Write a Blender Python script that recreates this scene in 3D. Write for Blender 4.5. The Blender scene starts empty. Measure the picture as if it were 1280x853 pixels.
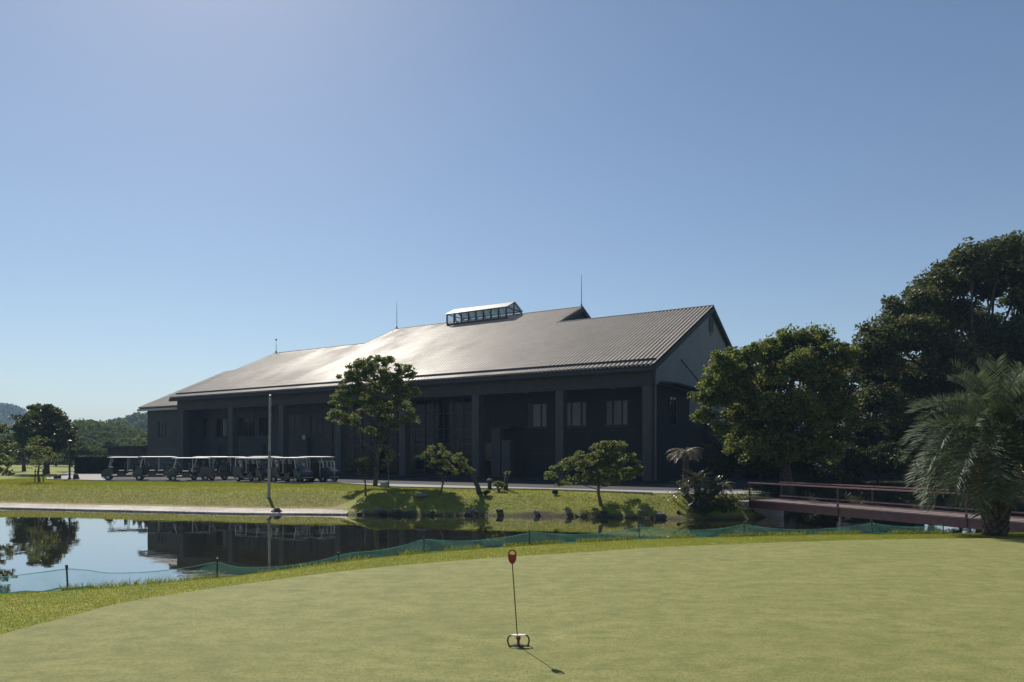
import bpy, math, random
import numpy as np
from mathutils import Vector, Matrix
R = math.radians
PI = math.pi
random.seed(7)
rng = np.random.default_rng(7)
scene = bpy.context.scene
col = scene.collection

# ------------------------------------------------------------ camera, sky, sun, exposure
F = 900.0; HZ = 568.0; CAMZ = 1.65
cam_d = bpy.data.cameras.new('camera')
cam = bpy.data.objects.new('camera', cam_d); col.objects.link(cam)
cam.location = (0, 0, CAMZ); cam.rotation_euler = (R(90), 0, 0)
cam_d.sensor_width = 36; cam_d.sensor_fit = 'HORIZONTAL'
cam_d.lens = F / 1280 * 36
cam_d.shift_y = (HZ - 426.5) / 1280
cam_d.clip_start = 0.1; cam_d.clip_end = 8000
scene.camera = cam

SUN_EL = 43.0; SUN_AZ = 24.7     # azimuth to the left of straight ahead
world = bpy.data.worlds.new('World'); scene.world = world; world.use_nodes = True
wn = world.node_tree.nodes; wl = world.node_tree.links
sky = wn.new('ShaderNodeTexSky'); sky.sky_type = 'NISHITA'; sky.sun_disc = False
sky.sun_elevation = R(SUN_EL); sky.sun_rotation = R(-SUN_AZ)
sky.altitude = 0; sky.air_density = 1.0; sky.dust_density = 0.28; sky.ozone_density = 1.5
wl.new(sky.outputs[0], wn['Background'].inputs[0]); wn['Background'].inputs[1].default_value = 0.068
sun_d = bpy.data.lights.new('sun', 'SUN'); sun_d.energy = 5.0; sun_d.angle = R(0.5); sun_d.color = (1, 0.93, 0.82)
sun = bpy.data.objects.new('sun', sun_d); col.objects.link(sun)
sd = Vector((-math.sin(R(SUN_AZ)) * math.cos(R(SUN_EL)), math.cos(R(SUN_AZ)) * math.cos(R(SUN_EL)), math.sin(R(SUN_EL))))
sun.rotation_euler = (-sd).to_track_quat('-Z', 'Y').to_euler(); sun.location = (-20, 40, 60)
scene.view_settings.view_transform = 'Standard'; scene.view_settings.look = 'None'
scene.view_settings.exposure = 0.42; scene.view_settings.gamma = 1.0
scene.cycles.max_bounces = 6; scene.cycles.transparent_max_bounces = 16
scene.cycles.use_denoising = True

# ------------------------------------------------------------ helpers
def W(px, py, D):
    "world point seen at photo pixel (px, py) at distance D ahead"
    return Vector(((px - 640) / F * D, D, CAMZ - (py - HZ) / F * D))

def tag(o, label=None, cat=None, group=None, kind=None):
    if label: o['label'] = label
    if cat: o['category'] = cat
    if group: o['group'] = group
    if kind: o['kind'] = kind
    return o

def empty(name, loc, rz=0, parent=None):
    o = bpy.data.objects.new(name, None); col.objects.link(o)
    o.location = loc; o.rotation_euler = (0, 0, rz); o.empty_display_size = 0.2
    if parent: o.parent = parent
    return o

def mesh_obj(name, verts, faces, mat, parent=None, smooth=False, matidx=None):
    me = bpy.data.meshes.new(name)
    me.from_pydata([tuple(v) for v in verts], [], faces)
    mats = mat if isinstance(mat, (list, tuple)) else [mat]
    for m in mats: me.materials.append(m)
    me.polygons.foreach_set('use_smooth', [bool(smooth)] * len(me.polygons))
    if matidx is not None: me.polygons.foreach_set('material_index', matidx)
    me.update()
    o = bpy.data.objects.new(name, me); col.objects.link(o)
    if parent: o.parent = parent
    return o

def quads_obj(name, V, mat, parent=None):
    "V: (n,4,3) array of separate quads"
    n = len(V)
    me = bpy.data.meshes.new(name)
    me.vertices.add(n * 4); me.vertices.foreach_set('co', np.ascontiguousarray(V, dtype=np.float32).ravel())
    me.loops.add(n * 4); me.loops.foreach_set('vertex_index', np.arange(n * 4, dtype=np.int32))
    me.polygons.add(n); me.polygons.foreach_set('loop_start', np.arange(0, n * 4, 4, dtype=np.int32))
    me.polygons.foreach_set('loop_total', np.full(n, 4, dtype=np.int32))
    me.polygons.foreach_set('use_smooth', np.zeros(n, dtype=bool)); me.materials.append(mat); me.update(calc_edges=True); me.validate()
    o = bpy.data.objects.new(name, me); col.objects.link(o)
    if parent: o.parent = parent
    return o

def grid_obj(name, P, mat, parent=None, smooth=True):
    "P: (a,b,3) grid of points"
    a, b = P.shape[:2]
    idx = np.arange(a * b).reshape(a, b)
    q = np.stack([idx[:-1, :-1], idx[1:, :-1], idx[1:, 1:], idx[:-1, 1:]], -1).reshape(-1, 4)
    n = len(q)
    me = bpy.data.meshes.new(name)
    me.vertices.add(a * b); me.vertices.foreach_set('co', np.ascontiguousarray(P, dtype=np.float32).ravel())
    me.loops.add(n * 4); me.loops.foreach_set('vertex_index', q.astype(np.int32).ravel())
    me.polygons.add(n); me.polygons.foreach_set('loop_start', np.arange(0, n * 4, 4, dtype=np.int32))
    me.polygons.foreach_set('loop_total', np.full(n, 4, dtype=np.int32))
    me.polygons.foreach_set('use_smooth', np.full(n, bool(smooth)))
    me.materials.append(mat); me.update(calc_edges=True)
    o = bpy.data.objects.new(name, me); col.objects.link(o)
    if parent: o.parent = parent
    return o

class MB:
    def __init__(s): s.v = []; s.f = []
    def add(s, vs, fs):
        n = len(s.v); s.v += [tuple(v) for v in vs]; s.f += [tuple(i + n for i in f) for f in fs]; return s
    def box(s, x0, x1, y0, y1, z0, z1, M=None, bev=0):
        if bev:
            b = bev; ring = []
            outline = lambda i, z: [(x0 + i + b, y0 + i, z), (x1 - i - b, y0 + i, z), (x1 - i, y0 + i + b, z), (x1 - i, y1 - i - b, z),
                                    (x1 - i - b, y1 - i, z), (x0 + i + b, y1 - i, z), (x0 + i, y1 - i - b, z), (x0 + i, y0 + i + b, z)]
            vs = outline(b, z0) + outline(0, z0 + b) + outline(0, z1 - b) + outline(b, z1)
            fs = [tuple(range(7, -1, -1)), tuple(range(24, 32))]
            for r in range(3):
                for i in range(8):
                    j = (i + 1) % 8; fs.append((r * 8 + i, r * 8 + j, r * 8 + 8 + j, r * 8 + 8 + i))
        else:
            vs = [(x0, y0, z0), (x1, y0, z0), (x1, y1, z0), (x0, y1, z0), (x0, y0, z1), (x1, y0, z1), (x1, y1, z1), (x0, y1, z1)]
            fs = [(3, 2, 1, 0), (4, 5, 6, 7), (0, 1, 5, 4), (1, 2, 6, 5), (2, 3, 7, 6), (3, 0, 4, 7)]
        if M is not None: vs = [M @ Vector(v) for v in vs]
        return s.add(vs, fs)
    def hexa(s, p):  # 8 points: bottom 4, top 4
        return s.add(p, [(3, 2, 1, 0), (4, 5, 6, 7), (0, 1, 5, 4), (1, 2, 6, 5), (2, 3, 7, 6), (3, 0, 4, 7)])
    def prism(s, pts, a, b):  # pts: list of Vectors (polygon), extruded from offset a to offset b (Vectors)
        n = len(pts)
        vs = [Vector(p) + a for p in pts] + [Vector(p) + b for p in pts]
        fs = [tuple(range(n - 1, -1, -1)), tuple(range(n, 2 * n))] + [(i, (i + 1) % n, n + (i + 1) % n, n + i) for i in range(n)]
        return s.add(vs, fs)
    def tube(s, pts, rad, seg=8, cap=True):
        pts = [Vector(p) for p in pts]
        if not isinstance(rad, (list, tuple)): rad = [rad] * len(pts)
        rings = []; up = Vector((0, 0, 1)); prev = None
        for i, p in enumerate(pts):
            d = (pts[min(i + 1, len(pts) - 1)] - pts[max(i - 1, 0)]).normalized()
            if prev is None:
                x = d.cross(up) if abs(d.z) < .95 else d.cross(Vector((1, 0, 0)))
            else: x = prev - d * prev.dot(d)
            x.normalize(); prev = x; y = d.cross(x)
            rings.append([p + (x * math.cos(2 * PI * k / seg) + y * math.sin(2 * PI * k / seg)) * rad[i] for k in range(seg)])
        vs = [v for r in rings for v in r]; fs = []
        for i in range(len(pts) - 1):
            for k in range(seg):
                l = (k + 1) % seg; fs.append((i * seg + k, i * seg + l, (i + 1) * seg + l, (i + 1) * seg + k))
        if cap: fs += [tuple(range(seg - 1, -1, -1)), tuple(range((len(pts) - 1) * seg, len(pts) * seg))]
        return s.add(vs, fs)
    def lathe(s, prof, seg=16, M=None):
        vs = []; fs = []
        for r, z in prof:
            for k in range(seg):
                v = Vector((r * math.cos(2 * PI * k / seg), r * math.sin(2 * PI * k / seg), z)); vs.append(M @ v if M is not None else v)
        for i in range(len(prof) - 1):
            for k in range(seg):
                l = (k + 1) % seg; fs.append((i * seg + k, i * seg + l, (i + 1) * seg + l, (i + 1) * seg + k))
        fs += [tuple(range(seg - 1, -1, -1)), tuple(range((len(prof) - 1) * seg, len(prof) * seg))]
        return s.add(vs, fs)
    def build(s, name, mat, parent=None, smooth=False):
        return mesh_obj(name, s.v, s.f, mat, parent, smooth)

def kids(o): return [c for c in col.objects if c.parent == o]
def copy_tree(o, parent=None):
    c = o.copy(); col.objects.link(c)
    if parent is not None: c.parent = parent
    for ch in kids(o):
        if ch is not c: copy_tree(ch, c)
    return c

# ------------------------------------------------------------ materials
def mat(name, color, rough=.8, spec=.5, metal=0., noise=None, bump=None, trans=0., coord='Object', wob=None):
    """noise=(scale, color2, detail, lo, hi); bump=(scale, strength)"""
    m = bpy.data.materials.new(name); m.use_nodes = True
    n = m.node_tree.nodes; l = m.node_tree.links; b = n['Principled BSDF']
    b.inputs['Base Color'].default_value = (*color, 1); b.inputs['Roughness'].default_value = rough
    b.inputs['Specular IOR Level'].default_value = spec; b.inputs['Metallic'].default_value = metal
    tc = n.new('ShaderNodeTexCoord')
    if noise:
        ns = noise if isinstance(noise, list) else [noise]
        prev = None
        for (sc, c2, det, lo, hi) in ns:
            t = n.new('ShaderNodeTexNoise'); t.inputs['Scale'].default_value = sc; t.inputs['Detail'].default_value = det
            l.new(tc.outputs[coord], t.inputs['Vector'])
            mr = n.new('ShaderNodeMapRange'); mr.inputs[1].default_value = lo; mr.inputs[2].default_value = hi
            l.new(t.outputs['Fac'], mr.inputs[0])
            mx = n.new('ShaderNodeMix'); mx.data_type = 'RGBA'
            l.new(mr.outputs[0], mx.inputs[0]); mx.inputs[7].default_value = (*c2, 1)
            if prev is None: mx.inputs[6].default_value = (*color, 1)
            else: l.new(prev, mx.inputs[6])
            prev = mx.outputs[2]
        l.new(prev, b.inputs['Base Color'])
    if bump:
        t = n.new('ShaderNodeTexNoise'); t.inputs['Scale'].default_value = bump[0]; t.inputs['Detail'].default_value = 4
        l.new(tc.outputs[coord], t.inputs['Vector'])
        bp = n.new('ShaderNodeBump'); bp.inputs['Strength'].default_value = bump[1]; bp.inputs['Distance'].default_value = bump[2] if len(bump) > 2 else .05
        l.new(t.outputs['Fac'], bp.inputs['Height']); l.new(bp.outputs[0], b.inputs['Normal'])
    return m

def leaf_mat(name, c1, c2, trans=.35, rough=.5, c3=None, spec=.4):
    m = bpy.data.materials.new(name); m.use_nodes = True
    n = m.node_tree.nodes; l = m.node_tree.links; b = n['Principled BSDF']; out = n['Material Output']
    g = n.new('ShaderNodeNewGeometry'); cr = n.new('ShaderNodeValToRGB')
    cr.color_ramp.elements[0].color = (*c1, 1); cr.color_ramp.elements[1].color = (*c2, 1)
    if c3:
        e = cr.color_ramp.elements.new(.93); e.color = (*c2, 1); cr.color_ramp.elements[2].color = (*c3, 1)
    l.new(g.outputs['Random Per Island'], cr.inputs[0]); l.new(cr.outputs[0], b.inputs['Base Color'])
    b.inputs['Roughness'].default_value = rough; b.inputs['Specular IOR Level'].default_value = spec
    tr = n.new('ShaderNodeBsdfTranslucent'); hs = n.new('ShaderNodeHueSaturation'); hs.inputs['Hue'].default_value = .485
    hs.inputs['Saturation'].default_value = 1.15; hs.inputs['Value'].default_value = 1.5
    l.new(cr.outputs[0], hs.inputs['Color']); l.new(hs.outputs[0], tr.inputs[0])
    mx = n.new('ShaderNodeMixShader'); mx.inputs[0].default_value = trans
    l.new(b.outputs[0], mx.inputs[1]); l.new(tr.outputs[0], mx.inputs[2]); l.new(mx.outputs[0], out.inputs[0])
    return m

M = {}
M['bark'] = mat('bark', (.09, .07, .05), .9, noise=(9, (.16, .13, .1), 5, .35, .7), bump=(14, .8))
M['bark_dark'] = mat('bark_dark', (.05, .04, .032), .95, noise=(9, (.09, .075, .06), 5, .35, .7), bump=(14, .8))
M['leaf_camphor'] = leaf_mat('leaf_camphor', (.035, .05, .015), (.075, .10, .03), .3)
M['leaf_bright'] = leaf_mat('leaf_bright', (.05, .072, .018), (.16, .19, .05), .4, spec=.2, c3=(.26, .28, .09))
M['leaf_brownish'] = leaf_mat('leaf_brownish', (.034, .048, .018), (.11, .125, .045), .3, spec=.15)
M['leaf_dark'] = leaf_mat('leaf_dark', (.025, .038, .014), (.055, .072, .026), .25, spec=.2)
M['leaf_small'] = leaf_mat('leaf_small', (.06, .085, .025), (.15, .18, .06), .42, c3=(.30, .29, .16), spec=.25)
M['leaf_far'] = leaf_mat('leaf_far', (.04, .06, .02), (.12, .15, .045), .25, .9, spec=.05)
M['palm_leaf'] = leaf_mat('palm_leaf', (.038, .058, .034), (.11, .135, .082), .25, .6, c3=(.20, .22, .14), spec=.25)
M['cycad_dry'] = leaf_mat('cycad_dry', (.09, .075, .042), (.18, .16, .095), .2)
M['cycad'] = leaf_mat('cycad', (.03, .045, .018), (.08, .09, .04), .2, .3, c3=(.2, .18, .1))
M['grass_blade'] = leaf_mat('grass_blade', (.125, .155, .025), (.23, .245, .06), .4, .8, spec=.1)
M['grass_far'] = leaf_mat('grass_far', (.145, .18, .03), (.28, .285, .065), .35, .8, spec=.1)
M['roof_tile'] = mat('roof_tile', (.345, .305, .265), .5, .10, noise=[(.9, (.25, .225, .205), 6, .3, .75), (6, (.38, .345, .31), 3, .35, .8)])
def rough_noise(m, sc, stretch, lo, hi, wave=.0):
    n = m.node_tree.nodes; l = m.node_tree.links; tc = n.new('ShaderNodeTexCoord'); mp = n.new('ShaderNodeMapping'); mp.inputs['Scale'].default_value = stretch; mp.inputs['Rotation'].default_value = (0, 0, .35)
    t = n.new('ShaderNodeTexNoise'); t.inputs['Scale'].default_value = sc; t.inputs['Detail'].default_value = 4; mr = n.new('ShaderNodeMapRange')
    mr.inputs[1].default_value = .35; mr.inputs[2].default_value = .65; mr.inputs[3].default_value = lo; mr.inputs[4].default_value = hi
    l.new(tc.outputs['Object'], mp.inputs[0]); l.new(mp.outputs[0], t.inputs[0]); l.new(t.outputs['Fac'], mr.inputs[0]); l.new(mr.outputs[0], n['Principled BSDF'].inputs['Roughness'])
M['roof_tile'].node_tree.nodes['Principled BSDF'].inputs['Specular Tint'].default_value = (1, .84, .64, 1)  # golden cast of the sun's sheen put into the reflection colour
rough_noise(M['roof_tile'], .35, (1, .25, 1), .42, .60)
M['roof_under'] = mat('roof_under', (.035, .037, .042), .8)
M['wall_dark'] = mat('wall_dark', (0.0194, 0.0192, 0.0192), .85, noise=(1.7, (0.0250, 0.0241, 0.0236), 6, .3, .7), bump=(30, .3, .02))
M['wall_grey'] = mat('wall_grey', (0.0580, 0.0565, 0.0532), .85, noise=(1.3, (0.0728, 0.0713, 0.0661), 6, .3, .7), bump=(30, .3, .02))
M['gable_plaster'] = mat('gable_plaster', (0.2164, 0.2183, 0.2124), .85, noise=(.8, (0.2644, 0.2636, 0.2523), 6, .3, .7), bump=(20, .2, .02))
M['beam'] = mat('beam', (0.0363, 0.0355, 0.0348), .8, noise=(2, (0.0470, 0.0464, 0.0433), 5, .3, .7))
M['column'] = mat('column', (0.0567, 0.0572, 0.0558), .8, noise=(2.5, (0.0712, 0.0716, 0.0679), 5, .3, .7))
M['soffit'] = mat('soffit', (.15, .15, .15), .85)
M['frame_black'] = mat('frame_black', (.02, .022, .025), .45)
M['curtain'] = mat('curtain', (.5, .5, .48), .9, noise=(6, (.42, .42, .4), 2, .3, .7))
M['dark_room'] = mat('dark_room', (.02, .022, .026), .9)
M['shutter'] = mat('shutter', (.045, .048, .055), .6)
M['asphalt'] = mat('asphalt', (.045, .045, .046), .95, .2, noise=[(.4, (.06, .059, .058), 5, .35, .7), (40, (.04, .04, .04), 2, .45, .7)], bump=(60, .3, .01))
M['path'] = mat('path', (.22, .21, .205), .9, noise=[(.4, (.27, .26, .25), 5, .35, .7), (30, (.18, .175, .17), 2, .45, .7)], bump=(60, .3, .01))
M['concrete'] = mat('concrete', (.38, .345, .31), .85, noise=[(.7, (.22, .19, .155), 6, .4, .62), (8, (.48, .44, .40), 4, .45, .7)], bump=(18, .4, .02))
M['kerb'] = mat('kerb', (.33, .32, .31), .85, noise=(3, (.25, .24, .23), 4, .4, .7))
M['rock'] = mat('rock', (.13, .12, .11), .85, noise=(3, (.24, .22, .2), 6, .35, .7), bump=(8, .8, .08))
M['rock_dark'] = mat('rock_dark', (.035, .033, .032), .85, noise=(3, (.07, .065, .06), 6, .35, .7), bump=(8, .8, .08))
M['rust_red'] = mat('rust_red', (.055, .016, .015), .5, noise=(4, (.085, .03, .026), 5, .4, .7))
M['deck'] = mat('deck', (.15, .108, .10), .75, noise=(5, (.11, .078, .072), 5, .35, .7))
M['white_metal'] = mat('white_metal', (.55, .55, .54), .4, noise=(3, (.45, .45, .44), 4, .4, .7))
M['grey_metal'] = mat('grey_metal', (.42, .42, .40), .45, noise=(5, (.34, .34, .33), 5, .4, .7))
M['cart_roof'] = mat('cart_roof', (.50, .51, .52), .5, .3, noise=(2, (.42, .43, .44), 3, .4, .7))
M['rail'] = mat('rail', (.30, .17, .15), .55, noise=(4, (.22, .11, .095), 5, .4, .7))
M['cart_body'] = mat('cart_body', (.022, .028, .032), .3, .6, noise=(3, (.035, .04, .042), 3, .4, .7))
M['cart_seat'] = mat('cart_seat', (.04, .038, .036), .6)
M['bag_light'] = mat('bag_light', (.5, .5, .48), .6)
M['bag_dark'] = mat('bag_dark', (.04, .045, .06), .6)
M['rubber'] = mat('rubber', (.018, .018, .018), .8)
M['rim'] = mat('rim', (.45, .45, .45), .4, metal=.3)
M['red_plastic'] = mat('red_plastic', (.32, .02, .025), .35, noise=(30, (.26, .02, .02), 2, .4, .6))
M['white_plastic'] = mat('white_plastic', (.78, .70, .70), .4, noise=(30, (.68, .6, .6), 2, .4, .6))
M['dark_rod'] = mat('dark_rod', (.06, .045, .035), .45, metal=.4)
M['pole_metal'] = mat('pole_metal', (.33, .32, .28), .6, noise=(5, (.22, .21, .18), 5, .4, .7))
M['pale_tile'] = mat('pale_tile', (.42, .42, .42), .6, noise=(3, (.32, .32, .33), 4, .4, .7))

def glass_mat(name, tint=(.02, .025, .03), alpha=.55, rough=.03):
    m = bpy.data.materials.new(name); m.use_nodes = True
    n = m.node_tree.nodes; l = m.node_tree.links; b = n['Principled BSDF']; out = n['Material Output']
    b.inputs['Base Color'].default_value = (*tint, 1); b.inputs['Roughness'].default_value = rough
    tr = n.new('ShaderNodeBsdfTransparent'); mx = n.new('ShaderNodeMixShader'); mx.inputs[0].default_value = alpha
    l.new(tr.outputs[0], mx.inputs[1]); l.new(b.outputs[0], mx.inputs[2]); l.new(mx.outputs[0], out.inputs[0])
    return m
M['glass'] = glass_mat('glass', alpha=.25)
M['glass_clear'] = glass_mat('glass_clear', (.5, .55, .55), .16, .05)
M['glass_frosted'] = glass_mat('glass_frosted', (.30, .34, .34), .6, .4)
M['glass_dark'] = glass_mat('glass_dark', (.012, .014, .018), .95, .05)

def net_mat(name, c, op):
    m = bpy.data.materials.new(name); m.use_nodes = True
    n = m.node_tree.nodes; l = m.node_tree.links; b = n['Principled BSDF']; out = n['Material Output']
    b.inputs['Base Color'].default_value = (*c, 1); b.inputs['Roughness'].default_value = .6
    tl = n.new('ShaderNodeBsdfTranslucent'); tl.inputs[0].default_value = (*c, 1)
    ms = n.new('ShaderNodeMixShader'); ms.inputs[0].default_value = .4; l.new(b.outputs[0], ms.inputs[1]); l.new(tl.outputs[0], ms.inputs[2])
    tc = n.new('ShaderNodeTexCoord'); t = n.new('ShaderNodeTexNoise'); t.inputs['Scale'].default_value = 3; t.inputs['Detail'].default_value = 4
    l.new(tc.outputs['Object'], t.inputs[0]); mr = n.new('ShaderNodeMapRange'); mr.inputs[1].default_value = .3; mr.inputs[2].default_value = .7
    mr.inputs[3].default_value = op - .12; mr.inputs[4].default_value = op + .12; l.new(t.outputs['Fac'], mr.inputs[0])
    tr = n.new('ShaderNodeBsdfTransparent'); mx = n.new('ShaderNodeMixShader'); l.new(mr.outputs[0], mx.inputs[0])
    l.new(tr.outputs[0], mx.inputs[1]); l.new(ms.outputs[0], mx.inputs[2]); l.new(mx.outputs[0], out.inputs[0])
    return m
M['net'] = net_mat('net', (.08, .20, .165), .30)
M['net_thin'] = net_mat('net_thin', (.10, .30, .30), .22)
M['net_hem'] = net_mat('net_hem', (.14, .42, .36), .8)

# ------------------------------------------------------------ terrain
WATER = -1.40; LOT = -0.35
fence_pts = [(-11, 8.0), (-6.59, 9.26), (-5.85, 9.49), (-4.33, 10.57), (-2.92, 12.2), (-1.6, 13.1), (.35, 14.2), (2.7, 15.1), (6.9, 15.9), (9.55, 15.9)]
near_shore = [(-70, -6), (-30, 3.2), (-11.4, 9.2), (-6.9, 10.5), (-6.1, 10.8), (-4.9, 11.6), (-3.5, 13.2), (-2.1, 14.3), (0, 15.4), (2.4, 16.4), (6.8, 17.3), (10, 17.5), (17, 18.2), (26, 18.5), (60, 20)]
far_shore = [(60, 42), (45, 43), (24, 42), (16, 40), (13.5, 36.5), (11.5, 33.8), (8.5, 33.4), (6.1, 34.3), (2, 35.2), (-1.6, 35.6), (-8, 36.1), (-13.8, 36.6), (-20, 38.2), (-28.7, 40.4), (-45, 43), (-70, 46)]
pond = np.array(near_shore + far_shore, float)
lot_poly = np.array([(-38, 59), (-36, 56), (-29.4, 52.9), (-19.2, 50.7), (-11.2, 48), (-6.7, 42.9), (-2.5, 41.2), (1.8, 40), (7.06, 36.2), (9.9, 35.3), (11.3, 35.4), (13.1, 36.2), (12.6, 39.5), (15, 44), (24, 58), (34, 80), (20, 105), (-38, 112), (-52, 82), (-47, 76)], float)

def inside(P, poly):
    x, y = P[:, 0], P[:, 1]; r = np.zeros(len(P), bool); n = len(poly)
    for i in range(n):
        x0, y0 = poly[i]; x1, y1 = poly[(i + 1) % n]
        c = ((y0 > y) != (y1 > y)) & (x < (x1 - x0) * (y - y0) / (y1 - y0 + 1e-12) + x0)
        r ^= c
    return r
def pdist(P, poly, closed=True):
    d = np.full(len(P), 1e9); n = len(poly)
    for i in range(n if closed else n - 1):
        a = np.array(poly[i], float); b = np.array(poly[(i + 1) % n], float); ab = b - a
        t = np.clip(((P - a) @ ab) / (ab @ ab), 0, 1)
        d = np.minimum(d, np.hypot(*(P - a - t[:, None] * ab).T))
    return d
def fnoise(x, y, s, seed=0):
    r = np.random.default_rng(seed); v = 0
    for k in range(6):
        a = r.uniform(0, 2 * PI); f = s * r.uniform(.6, 1.8); v = v + np.sin((x * math.cos(a) + y * math.sin(a)) * f + r.uniform(0, 6))
    return v / 6
def heights(P):
    P = np.asarray(P, float)
    d = pdist(P, pond) * np.where(inside(P, pond), -1, 1)
    dl = pdist(P, lot_poly) * np.where(inside(P, lot_poly), 0, 1)
    near = P[:, 1] < 28 - .1 * P[:, 0] * (P[:, 0] < 0) - 8 * 0
    near = P[:, 1] < np.interp(P[:, 0], [-70, -10, 10, 60], [22, 25, 26, 31])
    zn = np.interp(d, [-3, 0, 1.25, 1.6, 4.5], [-2.6, WATER, -.16, -.10, 0])
    dd = np.maximum(d, 0)
    fr = np.maximum(dd / (dd + dl + 1e-6), np.minimum(1, dd / 15))
    dry = WATER + (LOT - WATER) * np.maximum(np.interp(dd, [0, .25, .8, 2.2, 3.6], [0, .16, .36, .84, 1]), np.interp(fr, [0, .04, .9, 1], [0, .05, 1, 1]))
    strip = np.interp(dd, [0, .05, 2.2], [WATER, WATER + .05, WATER + .16])
    fs = np.interp(P[:, 0], [-9.5, -7.5], [1, 0])
    fr2 = np.maximum(np.maximum(dd - 2.2, 0) / (np.maximum(dd - 2.2, 0) + dl + 1e-6), np.minimum(1, np.maximum(dd - 2.2, 0) / 16))
    zl = np.where(dd < 2.2, strip, WATER + .16 + (LOT - WATER - .16) * np.maximum(np.interp(dd, [2.2, 2.6, 4.8, 6.4], [0, .12, .84, 1]), fr2 * 0))
    zf = np.where(d < 0, np.interp(d, [-3, 0], [-2.6, WATER]), fs * zl + (1 - fs) * dry)
    bump = .035 * fnoise(P[:, 0], P[:, 1], .9, 3) * np.clip(dl / 2, 0, 1) * np.clip(dd / 3, 0, 1) * (~near)
    z = np.where(near, zn, zf + bump)
    far = np.clip((P[:, 1] - 120) / 150, 0, 1)
    return z
def gz(x, y): return float(heights([(x, y)])[0])

def axis(lo, hi, st, out, lim):
    a = list(np.arange(lo, hi + 1e-6, st)); s = st; v = a[-1]
    while v < out: s *= 1.25; v += s; a.append(v)
    s = st; v = a[0]; b = []
    while v > -lim: s *= 1.25; v -= s; b.append(v)
    return np.array(b[::-1] + a)
xs = axis(-44, 28, .36, 1400, 1400); ys = axis(5, 62, .28, 1500, 300)
GX, GY = np.meshgrid(xs, ys, indexing='ij')
PP = np.stack([GX.ravel(), GY.ravel()], 1)
GZ = heights(PP)

def ground_mat():
    m = bpy.data.materials.new('lawn'); m.use_nodes = True
    n = m.node_tree.nodes; l = m.node_tree.links; b = n['Principled BSDF']; b.inputs['Roughness'].default_value = .9; b.inputs['Specular IOR Level'].default_value = .15
    tc = n.new('ShaderNodeTexCoord')
    def noise(sc, det, lo, hi, stretch=None):
        t = n.new('ShaderNodeTexNoise'); t.inputs['Scale'].default_value = sc; t.inputs['Detail'].default_value = det
        if stretch:
            mp = n.new('ShaderNodeMapping'); mp.inputs['Scale'].default_value = stretch; mp.inputs['Rotation'].default_value = (0, 0, .25)
            l.new(tc.outputs['Object'], mp.inputs[0]); l.new(mp.outputs[0], t.inputs[0])
        else: l.new(tc.outputs['Object'], t.inputs[0])
        mr = n.new('ShaderNodeMapRange'); mr.inputs[1].default_value = lo; mr.inputs[2].default_value = hi; l.new(t.outputs['Fac'], mr.inputs[0]); return mr.outputs[0]
    def mix(f, a, c):
        x = n.new('ShaderNodeMix'); x.data_type = 'RGBA'; l.new(f, x.inputs[0])
        for s, v in ((6, a), (7, c)):
            if isinstance(v, tuple): x.inputs[s].default_value = (*v, 1)
            else: l.new(v, x.inputs[s])
        return x.outputs[2]
    def mul(a, bb):
        x = n.new('ShaderNodeMath'); x.operation = 'MULTIPLY'; x.use_clamp = True
        for i, v in enumerate((a, bb)):
            if isinstance(v, float): x.inputs[i].default_value = v
            else: l.new(v, x.inputs[i])
        return x.outputs[0]
    c = mix(noise(.35, 6, .35, .68, (1, 2.5, 1)), (.18, .21, .035), (.285, .28, .065))
    c = mix(noise(2.2, 5, .45, .72), c, (.13, .165, .03))
    c = mix(noise(25, 3, .5, .8), c, (.10, .12, .03))
    at = n.new('ShaderNodeAttribute'); at.attribute_name = 'dirt'
    c = mix(mul(at.outputs['Fac'], noise(1.6, 6, .25, .55)), c, (.27, .20, .12))
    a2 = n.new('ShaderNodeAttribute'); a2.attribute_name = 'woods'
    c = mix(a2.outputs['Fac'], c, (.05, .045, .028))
    a3 = n.new('ShaderNodeAttribute'); a3.attribute_name = 'mud_shade'
    c = mix(a3.outputs['Fac'], c, (.055, .045, .03))
    l.new(c, b.inputs['Base Color'])
    t = n.new('ShaderNodeTexNoise'); t.inputs['Scale'].default_value = 14; t.inputs['Detail'].default_value = 5; l.new(tc.outputs['Object'], t.inputs[0])
    bp = n.new('ShaderNodeBump'); bp.inputs['Strength'].default_value = .9; bp.inputs['Distance'].default_value = .08
    l.new(t.outputs['Fac'], bp.inputs['Height']); l.new(bp.outputs[0], b.inputs['Normal'])
    return m
M['lawn'] = ground_mat()
P3 = np.stack([GX, GY, GZ.reshape(GX.shape)], -1)
ground = grid_obj('ground', P3, M['lawn']); tag(ground, kind='structure')
dpond = pdist(PP, pond) * np.where(inside(PP, pond), -1, 1)
nearm = PP[:, 1] < np.interp(PP[:, 0], [-70, -10, 10, 60], [22, 25, 26, 31])
nz = fnoise(PP[:, 0], PP[:, 1], 1.3, 9)
dirt = np.clip(1 - (dpond - 2.2) / (2.6 + 1.5 * nz), 0, 1) * (~nearm) * (dpond > 0) * .8 * np.interp(PP[:, 0], [-9.5, -8], [1, .1])
mud_shade = (np.clip(1 - (dpond - .12 + .25 * nz) / .25, 0, 1)) * (~nearm) * np.interp(PP[:, 0], [-9, -8], [0, 1]) + (dpond < .9) * nearm  # mud along the near bank; shade of the far bank's undercut painted in
woods = np.clip((PP[:, 0] - 12.5 + (PP[:, 1] - 36) * -.2) / 1.5, 0, 1) * (PP[:, 1] > 30) * (PP[:, 1] < 75) * (PP[:, 0] < 48)
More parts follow.
